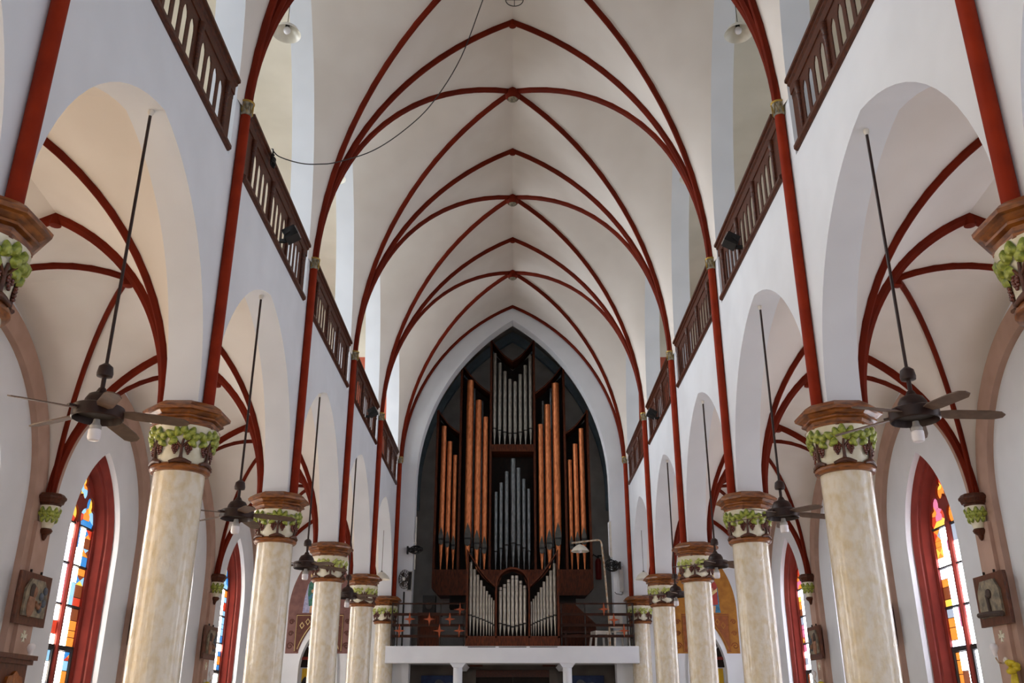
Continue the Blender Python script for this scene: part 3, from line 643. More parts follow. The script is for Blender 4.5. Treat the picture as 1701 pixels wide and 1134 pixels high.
# ------------------------------------------------------------------ small things on the galleries
flood_g = join(xf(box(-0.10, 0.10, -0.11, 0.11, -0.08, 0.08), Matrix.Rotation(0.5, 4, 'Y')))
flood_me = make_mesh('lamp_body', *flood_g); fl_lens = make_mesh('lamp_lens', *xf(box(-0.115, -0.10, -0.09, 0.09, -0.065, 0.065), Matrix.Rotation(0.5, 4, 'Y')))
yoke_me = make_mesh('yoke', *tube([(0.0, -0.125, 0.0), (0.07, -0.125, -0.06), (0.08, 0, -0.10), (0.07, 0.125, -0.06), (0.0, 0.125, 0.0)], 0.012, 6))
for sx, side, i, dy in ((-1, 'left', 2, 0.15), (1, 'right', 2, 0.35), (-1, 'left', 4, 0.1), (1, 'right', 4, 0.22)):
    t = thing('spotlight', 'black spotlight fixed to the %s gallery balustrade, %s one' % (side, 'nearer and larger' if i == 2 else 'farther and smaller'), 'spotlight', (sx*3.30, mid(i)+dy, 6.66), 0 if sx > 0 else PI, 'gallery spotlights')
    obj('lamp_body', flood_me, 'black', t); obj('lamp_lens', fl_lens, 'bulb_grey', t); obj('yoke', yoke_me, 'black', t)
    obj('clamp', box(0.07, 0.165, -0.025, 0.025, -0.13, -0.08), 'black', t)
wp = [(-3.40, 11.1, 7.43), (-3.3, 11.17, 7.34), (-3.0, 11.25, 7.28), (-2.75, 11.33, 7.32), (-2.52, 11.4, 7.40), (-2.05, 11.6, 7.73), (-1.6, 11.75, 8.22), (-1.22, 11.85, 8.78), (-0.82, 11.95, 9.7), (-0.49, 12.0, 10.9), (-0.25, 12.04, 11.8), (-0.06, 12.06, 12.36)]
def catmull(p, n=6):
    out = []
    for i in range(len(p)-1):
        a, b, c, d = [Vector(p[max(0, min(len(p)-1, i+k))]) for k in (-1, 0, 1, 2)]
        for j in range(n):
            t = j/n; out.append(0.5*((2*b)+(c-a)*t+(2*a-5*b+4*c-d)*t*t+(3*b-a-3*c+d)*t**3))
    out.append(Vector(p[-1])); return out
wire = obj('hanging_wire', tube(catmull(wp), 0.0085, 5), 'cable'); tag(wire, 'thin black wire sagging from left balustrade up to the vault ridge', 'wire')
t = thing('cable_coil', 'black coiled cable bundle tied to the left balustrade at wire end', 'cable', (-3.36, 11.1, 7.20), 0)
obj('coil', tube([(0.025*math.cos(k*0.7), 0.07*math.sin(k*0.7), -0.05+0.004*k) for k in range(36)], 0.013, 5), 'black', t); obj('tie', tube([(0.02, 0, -0.10), (0.0, 0.01, 0.04), (-0.02, 0, 0.22)], 0.012, 5), 'black', t)
t = thing('wire_ring', 'thin wire ring hanging from the vault ridge at the picture top', 'ring', (0.03, mid(2), 10.96), 0)
obj('hoop', tube([(0.145*math.cos(2*PI*k/28), 0.145*math.sin(2*PI*k/28), 0) for k in range(28)], 0.008, 6, True), 'iron', t)
obj('spoke', tube([(-0.145, 0, 0), (0.145, 0, 0)], 0.006, 5), 'iron', t); obj('spoke', tube([(0, -0.145, 0), (0, 0.145, 0)], 0.006, 5), 'iron', t)
obj('cord', tube([(0, 0, 0), (-0.03, 0, 1.36)], 0.006, 5), 'cable', t)

# ------------------------------------------------------------------ organ
TH = math.radians(22.036); FP = 1539.6
def onY(u, v, Y):
    x, z = (u-851.5)/FP, (567-v)/FP; k = Y/(math.cos(TH)-z*math.sin(TH)); return x*k, (math.sin(TH)+z*math.cos(TH))*k
YO = 29.5
org = thing('pipe_organ', 'tall dark wooden organ case with copper and tin pipes in the tower arch', 'organ', (0, YO, 0), 0)
BX = [0.72, 1.71, 2.47]; BT = [11.98, 11.10, 9.47]; INN = [11.20, 10.06, 8.68]
obj('back_panel', prism([[(-2.47, 4.2), (2.47, 4.2), (2.47, 9.3), (1.71, 8.6), (1.71, 10.9), (0.72, 10.0), (0.72, 11.75), (0, 11.1), (-0.72, 11.75), (-0.72, 10.0), (-1.71, 10.9), (-1.71, 8.6), (-2.47, 9.3)]], 'y', 0.62, 0.68), 'case_dark', org)
for s in (-1, 1):
    for k in range(3):
        x = s*BX[k]; obj('divider', prism([[(x-0.035, 4.2), (x+0.035, 4.2), (x+0.035, BT[k]-(0.06 if s > 0 else 0)), (x-0.035, BT[k]-(0.06 if s < 0 else 0))]], 'y', -0.12, 0.66), 'case_wood', org)
    for k in range(3):
        xo, zo = BX[k]-0.03, BT[k]-0.05; xi = 0.0 if k == 0 else BX[k-1]+0.03; zi = INN[k]
        up, dn = [], []
        for q in range(11):
            w = q/10; x = xo+(xi-xo)*w; z = zo+(zi-zo)*w - 0.10*math.sin(PI*w)*(1.0 if k else 0.9)
            up.append((s*x, z)); dn.append((s*x, z-0.06))
        obj('crest_board', prism([up+dn[::-1]], 'y', -0.12, 0.66), 'case_wood', org)
obj('centre_shelf', box(-0.70, 0.70, -0.14, 0.62, 8.02, 8.26), 'case_wood', org)
for s in (-1, 1):
    obj('wind_chest', prism([[(s*0.72, 4.24), (s*2.50, 4.24), (s*2.50, 3.68), (s*2.28, 3.46), (s*0.72, 3.46)]], 'y', -0.18, 0.7), 'case_wood', org)
    obj('chest_bracket', box(min(s*1.2, s*1.95), max(s*1.2, s*1.95), 0.0, 0.6, 3.1, 3.46), 'case_dark', org)
    obj('support_leg', box(min(s*0.9, s*1.28), max(s*0.9, s*1.28), 0.0, 0.5, 1.4, 3.46), 'case_wood', org)
obj('centre_chest', box(-0.72, 0.72, -0.15, 0.65, 3.2, 4.24), 'case_wood', org)
def pipe(parent, x, y, zb, zm, zt, r, m, flat=True, mm='pipe_mouth', fr=0.22):
    """foot cone zb..zm, body zm..zt, mouth at zm"""
    n = 14
    p = obj('pipe', lathe([(r*fr, zb), (r*0.93, zm-0.01), (r, zm+0.01), (r, zt-0.02), (r*1.02, zt-0.015), (r*1.02, zt), (r*0.8, zt), (r*0.8, zt-0.05)], n), m, parent, (x, y, 0))
    if flat:      # flat upper lip shaped like a spearhead, dark slot, lower lip
        w = r*0.92; h = r*4.2
        obj('upper_lip', prism([[(-w, zm+0.03), (w, zm+0.03), (w*0.9, zm+0.03+h*0.3), (w*0.35, zm+0.03+h*0.75), (0, zm+0.03+h), (-w*0.35, zm+0.03+h*0.75), (-w*0.9, zm+0.03+h*0.3)]], 'y', -r*1.04, -r*0.55), mm, p)
        obj('lower_lip', prism([[(-w*0.95, zm-0.025), (w*0.95, zm-0.025), (w*0.8, zm-r*1.6), (0, zm-r*2.1), (-w*0.8, zm-r*1.6)]], 'y', -r*1.03, -r*0.5), mm, p)
        obj('mouth_slot', box(-w, w, -r*1.0, -r*0.4, zm-0.025, zm+0.03), 'black', p)
    else:
        obj('mouth_slot', box(-r*0.95, r*0.95, -r*1.06, -r*0.3, zm-0.02, zm+0.015), 'black', p)
    return p
def P2(u, v): return onY(u, v, YO)
top_v = [587, 603, 617, 630, 634, 622, 607, 591]; mo_v = [712, 715, 718, 720, 720, 718, 715, 712]
for k in range(8):
    x = -0.60+1.20*k/7; zt = P2(851, top_v[k])[1]; zm = P2(851, mo_v[k])[1]; pipe(org, x, 0.0, 8.27, zm, zt, 0.062, 'tin', False)
lo_u = [822.5, 830.6, 840.7, 852.5, 861.9, 871, 880]; lo_t = [817, 801.7, 783.3, 762, 777.2, 795.5, 812]; lo_m = [915.6, 910.7, 905.3, 902, 905, 910, 915]
for k in range(7):
    x = [-0.53, -0.37, -0.19, 0.02, 0.19, 0.36, 0.52][k]; pipe(org, x, 0.0, 4.25, P2(851, lo_m[k])[1], P2(851, lo_t[k])[1], [0.05, 0.056, 0.062, 0.075, 0.064, 0.056, 0.05][k], 'zinc', False)
cop = [(-1.42, 632.5, 895, 0.115), (-1.13, 665, 903, 0.098), (-0.89, 693, 911, 0.085), (1.44, 637, 895, 0.115), (1.16, 672.5, 903, 0.10), (0.92, 705, 911, 0.085),
       (-2.26, 708, 896, 0.085), (-2.06, 733.5, 901, 0.078), (-1.87, 756, 906, 0.068), (2.26, 712, 896, 0.085), (2.05, 737.5, 901, 0.078), (1.86, 764, 906, 0.068)]
for x, vt, vm, r in cop:
    pipe(org, x, 0.0, 4.25, P2(851, vm)[1], P2(851, vt)[1], r, 'copper', True)
for s in (-1, 1):                        # thin wooden pipes in the dark behind the copper towers
    pipe(org, s*1.02, 0.35, 4.3, 5.0, 9.9, 0.05, 'zinc', False); pipe(org, s*1.3, 0.35, 4.3, 5.0, 10.35, 0.05, 'zinc', False)
# positive division standing at the balcony front
YP = 26.72
pos = thing('organ_positive', 'small front organ case with silver pipes standing at the balcony edge', 'organ', (0, YP, 0), 0)
obj('base_board', box(-1.30, 1.30, -0.05, 0.55, 1.80, 2.06), 'case_wood', pos)
obj('back_panel', prism([[(-1.27, 2.0), (1.27, 2.0), (1.27, 4.2), (0.86, 3.7), (0.46, 3.35), (0.3, 3.75), (0, 3.87), (-0.3, 3.75), (-0.46, 3.35), (-0.86, 3.7), (-1.27, 4.2)]], 'y', 0.42, 0.46), 'case_dark', pos)
for s in (-1, 1):
    obj('case_post', prism([[(s*1.30, 2.0), (s*1.245, 2.0), (s*1.245, 4.33), (s*1.30, 4.43)]], 'y', -0.05, 0.5), 'case_wood', pos)
    obj('case_post', box(min(s*0.435, s*0.485), max(s*0.435, s*0.485), -0.05, 0.5, 2.0, 3.43), 'case_wood', pos)
    up, dn = [], []
    for q in range(13):
        w = q/12; x = 1.29+(0.47-1.29)*w; z = 4.43+(3.42-4.43)*w - 0.09*math.sin(PI*w); up.append((s*x, z)); dn.append((s*x, z-0.055))
    obj('crest_board', prism([up+dn[::-1]], 'y', -0.05, 0.5), 'case_wood', pos)
ro = [(0.485*math.cos(a), 3.43+0.49*math.sin(a)) for a in [PI*k/20 for k in range(21)]]; ri = [(0.435*math.cos(a), 3.43+0.44*math.sin(a)) for a in [PI*k/20 for k in range(21)]]
obj('arch_board', prism([ro+ri[::-1]], 'y', -0.05, 0.5), 'case_wood', pos)
lt = [933, 945, 954, 963.4, 973, 981, 987, 992, 996.7]
for s in (-1, 1):
    for k in range(9):
        x = s*(1.185-[0, .108, .205, .30, .385, .465, .54, .605, .665][k]); r = 0.050-0.0033*k
        pipe(pos, x, 0.06, 2.06, 2.62-0.032*k, onY(851, lt[k]+(2 if s > 0 else 0), YP)[1], r, 'tin', False, fr=0.2)
mt = [974.8, 970, 962, 955.5, 955.5, 964, 972]
for k in range(7):
    x = -0.345+0.115*k; q = pipe(pos, x, 0.06, 2.06, 2.40-0.03*(3-abs(k-3)), onY(851, mt[k], YP)[1], 0.047, 'tin', False, fr=0.2)
    obj('tuning_collar', lathe([(0.049, -0.008), (0.049, 0.008)], 14), 'black', q, (0, 0, onY(851, mt[k]+5.5, YP)[1]))

# ------------------------------------------------------------------ organ balcony
bal = struct('floor_balcony', box(-3.28, 3.28, 27.0, YT, 1.45, 1.78), 'slab_white')
obj('edge_beam', box(-3.49, 3.47, 26.72, 27.0, 1.36, 1.80), 'slab_white', bal)
for s in (-1, 0, 1): obj('drain_slot', box(s*0.85-0.38, s*0.85+0.38, 26.715, 26.73, 1.765, 1.785), 'black', bal)
for s, nm in ((-1, 'left'), (1, 'right')):
    t = thing('balcony_post', 'white round post under the organ balcony, %s of the two' % nm, 'post', (s*1.50, 26.92, -H), 0, 'posts under the balcony')
    obj('shaft', lathe([(0.15, 0), (0.15, 0.1), (0.125, 0.14), (0.125, H+1.24), (0.125, H+1.27)], 20), 'slab_white', t)
    obj('beam_bracket', prism([[(-0.22, H+1.36), (0.22, H+1.36), (0.13, H+1.25), (-0.13, H+1.25)]], 'y', -0.15, 2.3), 'slab_white', t)
    t = thing('railing', 'dark iron balcony railing with orange crosses, %s of the organ front' % nm, 'railing', (0, 26.85, 1.78), 0, 'balcony railings')
    for z in (1.16, 0.87, 0.58, 0.29):
        obj('rail', box(min(s*1.33, s*3.38), max(s*1.33, s*3.38), -0.015, 0.015, z-0.036, z+0.036) if z < 1.1 else box(min(s*1.33, s*3.38), max(s*1.33, s*3.38), -0.02, 0.02, z-0.02, z+0.02), 'rail_brown', t)
        obj('side_rail', box(min(s*3.35, s*3.38), max(s*3.35, s*3.38), 0.0, 0.70, z-0.028, z+0.028), 'iron', t)
    for x, y in ((3.36, 0.0), (3.20, 0.02), (2.02, 0.02), (1.36, 0.02), (3.36, 0.35), (3.36, 0.68)): obj('upright', box(s*x-0.018, s*x+0.018, y-0.018, y+0.018, 0, 1.16), 'iron', t)
    st = [(2.87, .74), (2.32, .74), (1.75, .74), (1.47, 1.0), (3.14, .43), (2.03, .43), (1.48, .43)] if s < 0 else [(2.55, 1.01), (2.82, .72), (3.09, .43)]
    cr = []
    for k in range(8):
        a = k*PI/4; r = (0.165 if (k % 4) == 0 else 0.19) if k % 2 == 0 else 0.042; cr.append((r*math.cos(a), r*math.sin(a)))
    for x, z in st: obj('cross', prism([[(s*x+a, z+b*1.0) for a, b in cr]], 'y', -0.035, -0.015), 'cross_orange', t)
    obj('side_cross', prism([[(0.35+a, 1.0+b) for a, b in cr]], 'x', s*3.33, s*3.35), 'iron', t)
# things on the balcony
t = thing('standing_fan', 'black standing fan with wire cage on the organ balcony, left', 'fan', (-3.12, 27.40, 1.78), 0)
obj('base', lathe([(0.2, 0), (0.2, 0.03), (0.03, 0.06)], 16), 'black', t); obj('pole', tube([(0, 0, 0.03), (0, 0, 1.55)], 0.025, 8), 'black', t)
cage = []
for k in range(16):
    a = 2*PI*k/16; cage.append(tube([(0, -0.12, 1.90), (0.13*math.cos(a), -0.11, 1.90+0.2*math.sin(a)), (0.17*math.cos(a), -0.02, 1.90+0.27*math.sin(a))], 0.010, 4))
for r in (0.09, 0.14, 0.17): cage.append(tube([(r*math.cos(2*PI*k/20), -0.11+(0.09 if r > 0.16 else 0), 1.90+r*1.58*math.sin(2*PI*k/20)) for k in range(20)], 0.008, 4, True))
obj('cage', join(*cage), 'iron', t); obj('motor', lathe([(0.05, 0), (0.07, 0.03), (0.06, 0.14)], 12), 'black', t, (0, 0, 1.90), (-PI/2, 0, 0))
obj('hub', uvsphere(0.045, 10, 6, 1, 0.6, 1.3, (0, -0.12, 1.90)), 'bulb_grey', t)
for k in range(3):
    a = 2*PI*k/3; obj('blade', prism([[(0.03*math.cos(a), 1.90+0.04*math.sin(a)), (0.14*math.cos(a-0.4), 1.90+0.21*math.sin(a-0.4)), (0.14*math.cos(a+0.4), 1.90+0.21*math.sin(a+0.4))]], 'y', -0.06, -0.05), 'relief_dark', t)
def wall_fan(label, loc, tilt, yaw):
    t = thing('wall_fan', label, 'fan', loc, yaw)
    g = []
    for r, z in ((0.06, 0.06), (0.13, 0.05), (0.19, 0.0), (0.13, -0.05)): g.append(tube([(r*math.cos(2*PI*k/20), r*math.sin(2*PI*k/20), z) for k in range(20)], 0.012, 4, True))
    for k in range(20):
        a = 2*PI*k/20; g.append(tube([(0.03*math.cos(a), 0.03*math.sin(a), 0.07), (0.19*math.cos(a), 0.19*math.sin(a), 0.0), (0.05*math.cos(a), 0.05*math.sin(a), -0.06)], 0.006, 4))
    R_ = Matrix.Translation((0.24, 0, 0)) @ Matrix.Rotation(tilt, 4, 'X') @ Matrix.Scale(1.1, 4)
    obj('cage', xf(join(*g), R_), 'black', t); obj('blade_disc', xf(join(*[prism([[(0.02, -0.02), (0.16, -0.06), (0.17, 0.05), (0.02, 0.02)]], 'z', -0.01, 0.0)]+[xf(prism([[(0.02, -0.02), (0.16, -0.06), (0.17, 0.05), (0.02, 0.02)]], 'z', -0.01, 0.0), Matrix.Rotation(q*2*PI/3, 4, 'Z')) for q in (1, 2)]), R_), 'iron', t)
    obj('bracket', join(box(-0.02, 0.03, -0.06, 0.06, -0.12, 0.10), tube([(0.0, 0, 0.03), (0.12, 0, 0.03), (0.2, 0, 0.0)], 0.035, 8)), 'black', t)
    return t
wall_fan('black wall fan seen edge on above the standing fan, left of organ', (-3.09, 27.56, 4.55), 0.65, 0)
wall_fan('black wall fan on the right jamb beside the lamp pole', (3.14, 27.55, 4.10), -1.1, PI)
t = thing('fluorescent_tube', 'long white fluorescent tube fitting on the right tower jamb', 'lamp', (2.90, 27.66, 4.35), 0)
obj('fitting', box(-0.035, 0.03, -0.03, 0.03, 0, 1.05), 'plastic_white', t); obj('tube', tube([(-0.05, -0.045, 0.04), (-0.05, -0.045, 1.01)], 0.016, 8), 'bulb_white', t)
t = thing('switch_box', 'slim grey metal box on the white wall right of the organ arch', 'box', (3.16, YEND, 3.35), 0)
obj('housing', box(-0.06, 0.06, -0.09, 0.0, 0, 0.72), 'bulb_grey', t); obj('cable', tube([(0.02, -0.03, 0.0), (0.0, -0.03, -0.08), (-0.16, -0.02, -0.05), (-0.2, -0.02, 0.0)], 0.01, 5), 'cable', t)
t = thing('wall_speaker', 'narrow framed black speaker panel on the arch jamb, left of organ', 'speaker', (-2.99, YEND-0.002, 3.38), 0)
obj('frame', prism([[(-0.075, 0), (0.06, 0), (0.075, 0.56), (-0.06, 0.56)], [(-0.055, 0.025), (0.042, 0.025), (0.055, 0.535), (-0.042, 0.535)]], 'y', -0.06, 0.0), 'bulb_grey', t); obj('grille', prism([[(-0.055, 0.025), (0.042, 0.025), (0.055, 0.535), (-0.042, 0.535)]], 'y', -0.045, 0.0), 'black', t)
t = thing('wall_conduit', 'pale vertical conduit pipe on the left tower jamb under the wall fan', 'pipe', (-2.91, 27.70, 4.0), 0)
obj('conduit', tube([(0.03, 0, 0), (0.03, 0, 1.55)], 0.022, 8), 'plastic_white', t); obj('clip', box(-0.02, 0.06, -0.03, 0.03, 0.75, 0.79), 'plastic_white', t)
t = thing('fire_extinguisher', 'red fire extinguisher hung on the tower wall right of the organ', 'extinguisher', (2.89, YT-0.10, 4.27), 0)
obj('cylinder', lathe([(0.09, 0), (0.10, 0.02), (0.10, 0.58), (0.075, 0.66), (0.035, 0.70)], 18), 'ext_red', t); obj('valve', join(box(-0.03, 0.03, -0.03, 0.03, 0.70, 0.77), box(-0.02, 0.13, -0.02, 0.02, 0.76, 0.80)), 'black', t)
obj('hose', tube([(-0.03, 0, 0.74), (-0.16, -0.02, 0.82), (-0.24, -0.02, 0.66), (-0.22, -0.02, 0.40)], 0.022, 7), 'black', t)
t = thing('lamp_pole', 'white enamel lamp on a bent rusty pole above the right balcony railing', 'lamp', (2.70, 26.95, 1.78), 0)
obj('pole', tube([(0.0, 0, 0), (-0.005, 0, 0.7), (-0.08, 0, 2.2), (-0.14, 0, 2.86), (-0.17, 0, 2.93), (-0.24, 0, 2.95), (-1.0, 0, 2.86)], 0.026, 8), 'metal_rust', t)
obj('lamp_shade', shade_me, None, t, (-0.76, 0, 2.82), scale=(1.15, 1.15, 1.0)); obj('bulb', gbulb_me, None, t, (-0.76, 0, 2.78)); obj('cord', tube([(-0.76, 0, 2.9), (-0.76, 0, 2.8)], 0.01, 5), 'cable', t)
def stool(label, loc, back):
    t = thing('plastic_chair', label, 'chair', loc, 0.3)
    obj('seat', prism([[(-0.2, -0.2), (0.2, -0.2), (0.2, 0.2), (-0.2, 0.2)]], 'z', 0.42, 0.45), 'plastic_white', t)
    for a, b in ((-1, -1), (1, -1), (-1, 1), (1, 1)): obj('leg', tube([(a*0.22, b*0.22, 0), (a*0.17, b*0.17, 0.43)], [0.03, 0.035], 6), 'plastic_white', t)
    if back:
        obj('backrest', prism([[(-0.2, 0.55), (0.2, 0.55), (0.22, 0.85), (0.12, 0.92), (-0.12, 0.92), (-0.22, 0.85)], [(-0.12, 0.62), (0.12, 0.62), (0.12, 0.80), (-0.12, 0.80)]], 'y', 0.17, 0.20), 'plastic_white', t)
        for a in (-1, 1): obj('back_post', tube([(a*0.18, 0.18, 0.43), (a*0.2, 0.19, 0.6)], 0.025, 6), 'plastic_white', t)
    else: obj('apron', box(-0.18, 0.18, -0.18, 0.18, 0.36, 0.42), 'plastic_white', t)
stool('white plastic stool behind the right balcony railing, under the lamp pole', (2.45, 27.25, 1.78), False)
stool('white plastic chair with backrest behind the right balcony railing', (2.98, 27.25, 1.78), True)
t = thing('organ_bench_cabinet', 'dark brown wooden console cabinet behind the left balcony railing', 'cabinet', (-2.20, 28.0, 1.78), 0)
obj('body', box(-0.5, 0.1, -0.3, 0.3, 0, 0.95), 'case_wood', t); obj('side_panel', box(-0.52, -0.46, -0.33, 0.33, 0, 1.0), 'dark_wood', t); obj('top', box(-0.54, 0.14, -0.34, 0.34, 0.95, 1.0), 'dark_wood', t)
t = thing('loudspeaker', 'black loudspeaker box on the console behind the left railing', 'speaker', (-2.45, 28.0, 2.78), 0)
obj('cabinet', box(-0.16, 0.2, -0.2, 0.2, 0, 0.5), 'black', t); obj('driver', xf(lathe([(0.11, 0), (0.1, 0.02), (0.03, 0.01)], 16), Matrix.Translation((0.02, -0.2, 0.2)) @ Matrix.Rotation(PI/2, 4, 'X')), 'iron', t)
t = thing('organ_console', 'dark sloping organ console behind the right balcony railing', 'console', (1.95, 28.65, 1.78), 0)
obj('body', prism([[(-0.65, 0), (0.5, 0), (0.5, 0.75), (-0.1, 1.3), (-0.65, 1.35)]], 'y', -0.3, 0.4), 'case_wood', t); obj('desk', box(-0.6, 0.4, -0.42, -0.3, 0.7, 0.76), 'dark_wood', t); obj('bench', box(-0.5, 0.4, -0.9, -0.6, 0.44, 0.5), 'dark_wood', t)
obj('bench_leg', box(-0.45, -0.4, -0.88, -0.62, 0, 0.44), 'dark_wood', t); obj('bench_leg', box(0.3, 0.35, -0.88, -0.62, 0, 0.44), 'dark_wood', t)
# under the balcony: dark screen, doors and two blue paintings on the back wall
YU = 29.6
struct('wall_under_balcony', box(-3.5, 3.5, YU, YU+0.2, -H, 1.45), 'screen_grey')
t = thing('portal_door', 'dark brown double door under the organ balcony', 'door', (0, YU-0.002, -H), 0)
for s in (-1, 1):
    obj('door_leaf', box(min(0.02*s, 1.1*s), max(0.02*s, 1.1*s), -0.08, 0.0, 0, 2.75), 'case_dark', t)
    obj('door_jamb', box(min(1.1*s, 1.35*s), max(1.1*s, 1.35*s), -0.14, 0.0, 0, 2.95), 'screen_grey', t)
obj('lintel', box(-1.1, 1.1, -0.12, 0.0, 2.75, 2.95), 'dark_wood', t)
for s, nm in ((-1, 'left'), (1, 'right')):
    t = thing('wall_painting', 'dark blue painting with a haloed oval, %s under the organ balcony' % nm, 'painting', (s*2.12, YU, 0.1), 0, 'blue paintings under the balcony')
    obj('canvas', box(-0.62, 0.62, -0.05, 0.0, -0.9, 1.05), 'canvas_blue', t)
    obj('cloud', prism([[(0.48*math.cos(a)*(1+0.12*math.cos(7*a)), 0.45+0.45*math.sin(a)*(1+0.12*math.cos(7*a))) for a in [2*PI*k/42 for k in range(42)]]], 'y', -0.055, -0.05), 'relief_blue', t)
    obj('oval', prism([[(0.2*math.cos(a), 0.5+0.33*math.sin(a)) for a in [2*PI*k/24 for k in range(24)]]], 'y', -0.06, -0.055), 'cloud_gold', t)
    obj('figure', prism([[(-0.1, 0.2), (0.1, 0.2), (0.08, 0.5), (0.05, 0.7), (-0.05, 0.7), (-0.08, 0.5)]], 'y', -0.065, -0.06), 'robe_red' if s > 0 else 'print_black', t)

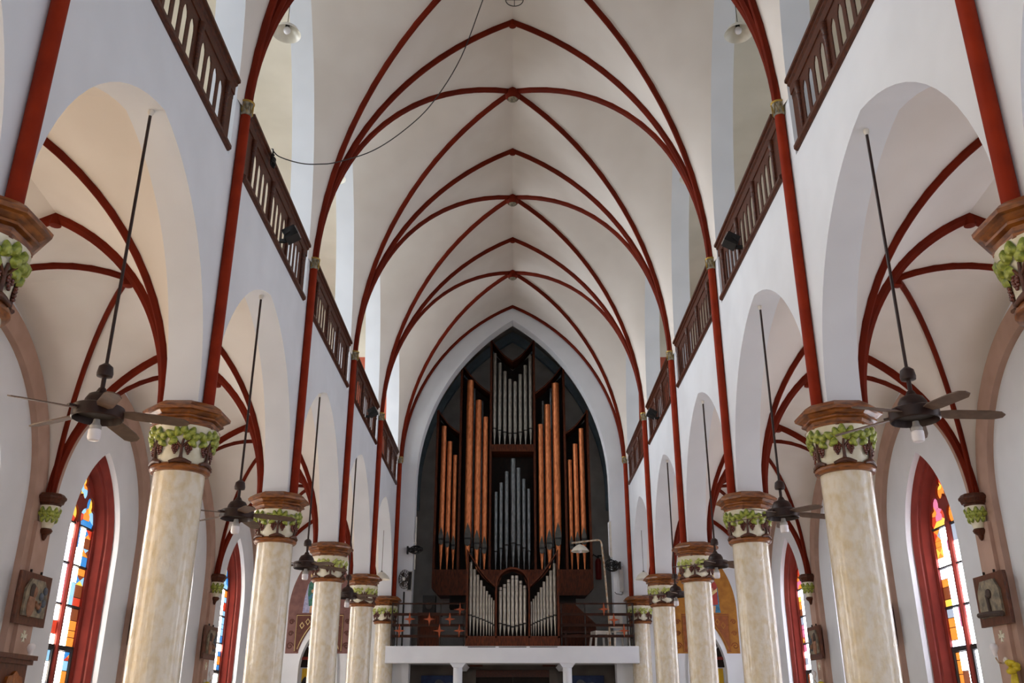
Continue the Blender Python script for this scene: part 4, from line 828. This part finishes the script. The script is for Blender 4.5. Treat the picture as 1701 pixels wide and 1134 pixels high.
# ------------------------------------------------------------------ painted end walls of the aisles
def spiral(c, r, turns, d, n=26):
    return [(c[0]+d*r*(1-0.8*k/n)*math.cos(turns*2*PI*k/n), 0, c[1]+r*(1-0.8*k/n)*math.sin(turns*2*PI*k/n)) for k in range(n+1)]
for sx, side in SIDES:
    L_ = sx < 0
    t = thing('painted_mural', 'maroon arched mural with a robed figure on the left aisle end wall' if L_ else 'ochre arched mural with a robed figure on the right aisle end wall', 'mural', (sx*5.52, YEND-0.003, 0), 0)
    lp = arched(0.92, 1.85, 1.66, 2.85, 16); hole = arched(0.62, 1.42, 1.66, 1.2, 12); hole = [(x, max(z, 1.66)) for x, z in hole]
    inner = [(x, z) for x, z in arched(0.62, 1.42, 0, 1.2, 24) if z > 1.68]
    k0 = 0.60
    outline = [(-0.92, 1.66)] + lp[1:-1] + [(0.92, 1.66)] + [(inner[-1][0], 1.66)] + inner[::-1] + [(inner[0][0], 1.66)]
    obj('painted_ground', prism([outline], 'y', -0.012, 0.0), 'mural_maroon' if L_ else 'mural_ochre', t)
    bandm, linem = ('mural_brown', 'mural_cream') if L_ else ('mural_rust', 'mural_ochre')
    bo = [(-0.68, 1.7), (-0.68, 2.74), (0.68, 2.74), (0.68, 1.7)] + [(inner[-1][0]+0.02, 1.7)] + [(x*1.03, z+0.02) for x, z in inner[::-1]] + [(inner[0][0]-0.02, 1.7)]
    obj('border', prism([bo], 'y', -0.018, -0.012), bandm, t)
    obj('border_line', tube([(x*1.07, -0.02, z+0.05) for x, z in inner], 0.014, 5), linem, t)
    obj('border_line', tube([(-0.66, -0.02, 1.72), (-0.66, -0.02, 2.70), (0.66, -0.02, 2.70), (0.66, -0.02, 1.72)], 0.012, 5), linem, t)
    for s in (-1, 1):
        for z, r in ((2.52, 0.075), (2.20, 0.075), (1.86, 0.10)):
            obj('scroll', tube([(x, -0.016, zz) for x, _, zz in spiral((s*0.80, z), r, 1.4, -s)], 0.015, 5), 'mural_brown' if L_ else 'mural_rust', t)
        for k in range(3):
            cx_, cz_ = s*(0.50-0.16*k), 2.42+0.10*k
            obj('lozenge', prism([[(cx_-0.07, cz_), (cx_, cz_+0.10), (cx_+0.07, cz_), (cx_, cz_-0.10)], [(cx_-0.045, cz_), (cx_, cz_-0.065), (cx_+0.045, cz_), (cx_, cz_+0.065)]], 'y', -0.022, -0.018), linem, t)
    fx = -0.25 if L_ else 0.20
    def pf(nm, pts, m, d): obj(nm, prism([[(fx+x, z) for x, z in pts]], 'y', -0.016-d*0.003, -0.012), m, t)
    pf('halo', [(0.13*math.cos(a)+0.02, 3.82+0.13*math.sin(a)) for a in [2*PI*k/20 for k in range(20)]], 'halo_paint', 0)
    pf('cloak', [(-0.27, 2.77), (-0.24, 3.15), (-0.16, 3.55), (-0.06, 3.72), (0.12, 3.72), (0.22, 3.45), (0.24, 2.9), (0.26, 2.77)], 'robe_lilac' if L_ else 'robe_blue', 1)
    pf('robe', [(-0.10, 2.95), (-0.15, 3.3), (-0.14, 3.58), (-0.04, 3.70), (0.10, 3.70), (0.20, 3.55), (0.20, 3.0)], 'robe_green' if L_ else 'robe_red', 2)
    pf('sash', [(-0.13, 3.22), (0.2, 3.45), (0.2, 3.36), (-0.12, 3.12)], 'robe_blue' if L_ else 'halo_paint', 3)
    pf('legs', [(-0.07, 2.77), (-0.06, 2.96), (0.02, 2.96), (0.0, 2.77)], 'skin_paint', 3); pf('legs', [(0.05, 2.77), (0.06, 2.96), (0.13, 2.96), (0.1, 2.77)], 'skin_paint', 3)
    pf('hands', [(-0.06, 3.40), (0.08, 3.46), (0.1, 3.38), (-0.04, 3.32)], 'skin_paint', 4)
    pf('hair', [(0.085*math.cos(a)+0.02, 3.83+0.10*math.sin(a)) for a in [2*PI*k/16 for k in range(16)]], 'hair_paint', 1)
    pf('face', [(0.06*math.cos(a)+0.025, 3.805+0.08*math.sin(a)) for a in [2*PI*k/16 for k in range(16)]], 'skin_paint', 3)
    # doorway below: white rim, dark fanlight with a red transom, yellow poster
    d = struct('door_%d' % (1 if L_ else 2), box(sx*5.52-0.5, sx*5.52+0.5, YEND+0.24, YEND+0.28, -H, 1.30), 'wall_white')
    obj('fanlight', prism([[(sx*5.52+x, z) for x, z in arched(0.5, 1.15, 1.3, 1.32, 10)]], 'y', YEND+0.22, YEND+0.26), 'case_dark', d)
    obj('transom', box(sx*5.52-0.5, sx*5.52+0.5, YEND+0.16, YEND+0.24, 1.50, 1.58), 'window_red', d)
    obj('fan_spokes', join(*[tube([(sx*5.52, YEND+0.21, 1.58), (sx*5.52+0.42*math.cos(a), YEND+0.21, 1.58+0.62*math.sin(a))], 0.02, 5) for a in (0.5, 1.0, 1.57, 2.1, 2.6)]), 'bulb_grey', d)
    rim = prism([[(sx*5.52+x, z) for x, z in arched(0.60, 1.36, -H, 1.2, 14)] + [(sx*5.52+x, z) for x, z in arched(0.50, 1.15, -H, 1.2, 14)][::-1]], 'y', YEND-0.06, YEND+0.02)
    obj('arch_rim', rim, 'wall_white', d)
    t = thing('poster', 'yellow poster with black skyline silhouettes in the %s aisle doorway' % side, 'poster', (sx*5.52, YEND+0.22, 0.2), 0, 'yellow doorway posters')
    obj('sheet', box(-0.44, 0.44, -0.01, 0.0, -0.5, 1.07), 'poster_yellow', t)
    obj('silhouette', prism([[(-0.44, 0.0), (-0.44, 0.70), (-0.40, 0.80), (-0.33, 0.86), (-0.28, 0.78), (-0.24, 0.6), (-0.1, 0.5), (-0.06, 0.72), (-0.02, 0.5), (0.3, 0.45), (0.44, 0.6), (0.44, 0.0)]], 'y', -0.014, -0.01), 'print_black', t)
    t = thing('side_notice', 'brown wooden notice board on the %s aisle end wall beside the doorway' % side, 'board', (sx*6.62, YEND-0.002, 1.2), 0, 'end wall notice boards')
    obj('board', box(-0.10, 0.10, -0.04, 0, 0, 0.75), 'frame_wood', t); obj('inset', box(-0.075, 0.075, -0.046, -0.04, 0.03, 0.72), 'dark_wood', t)
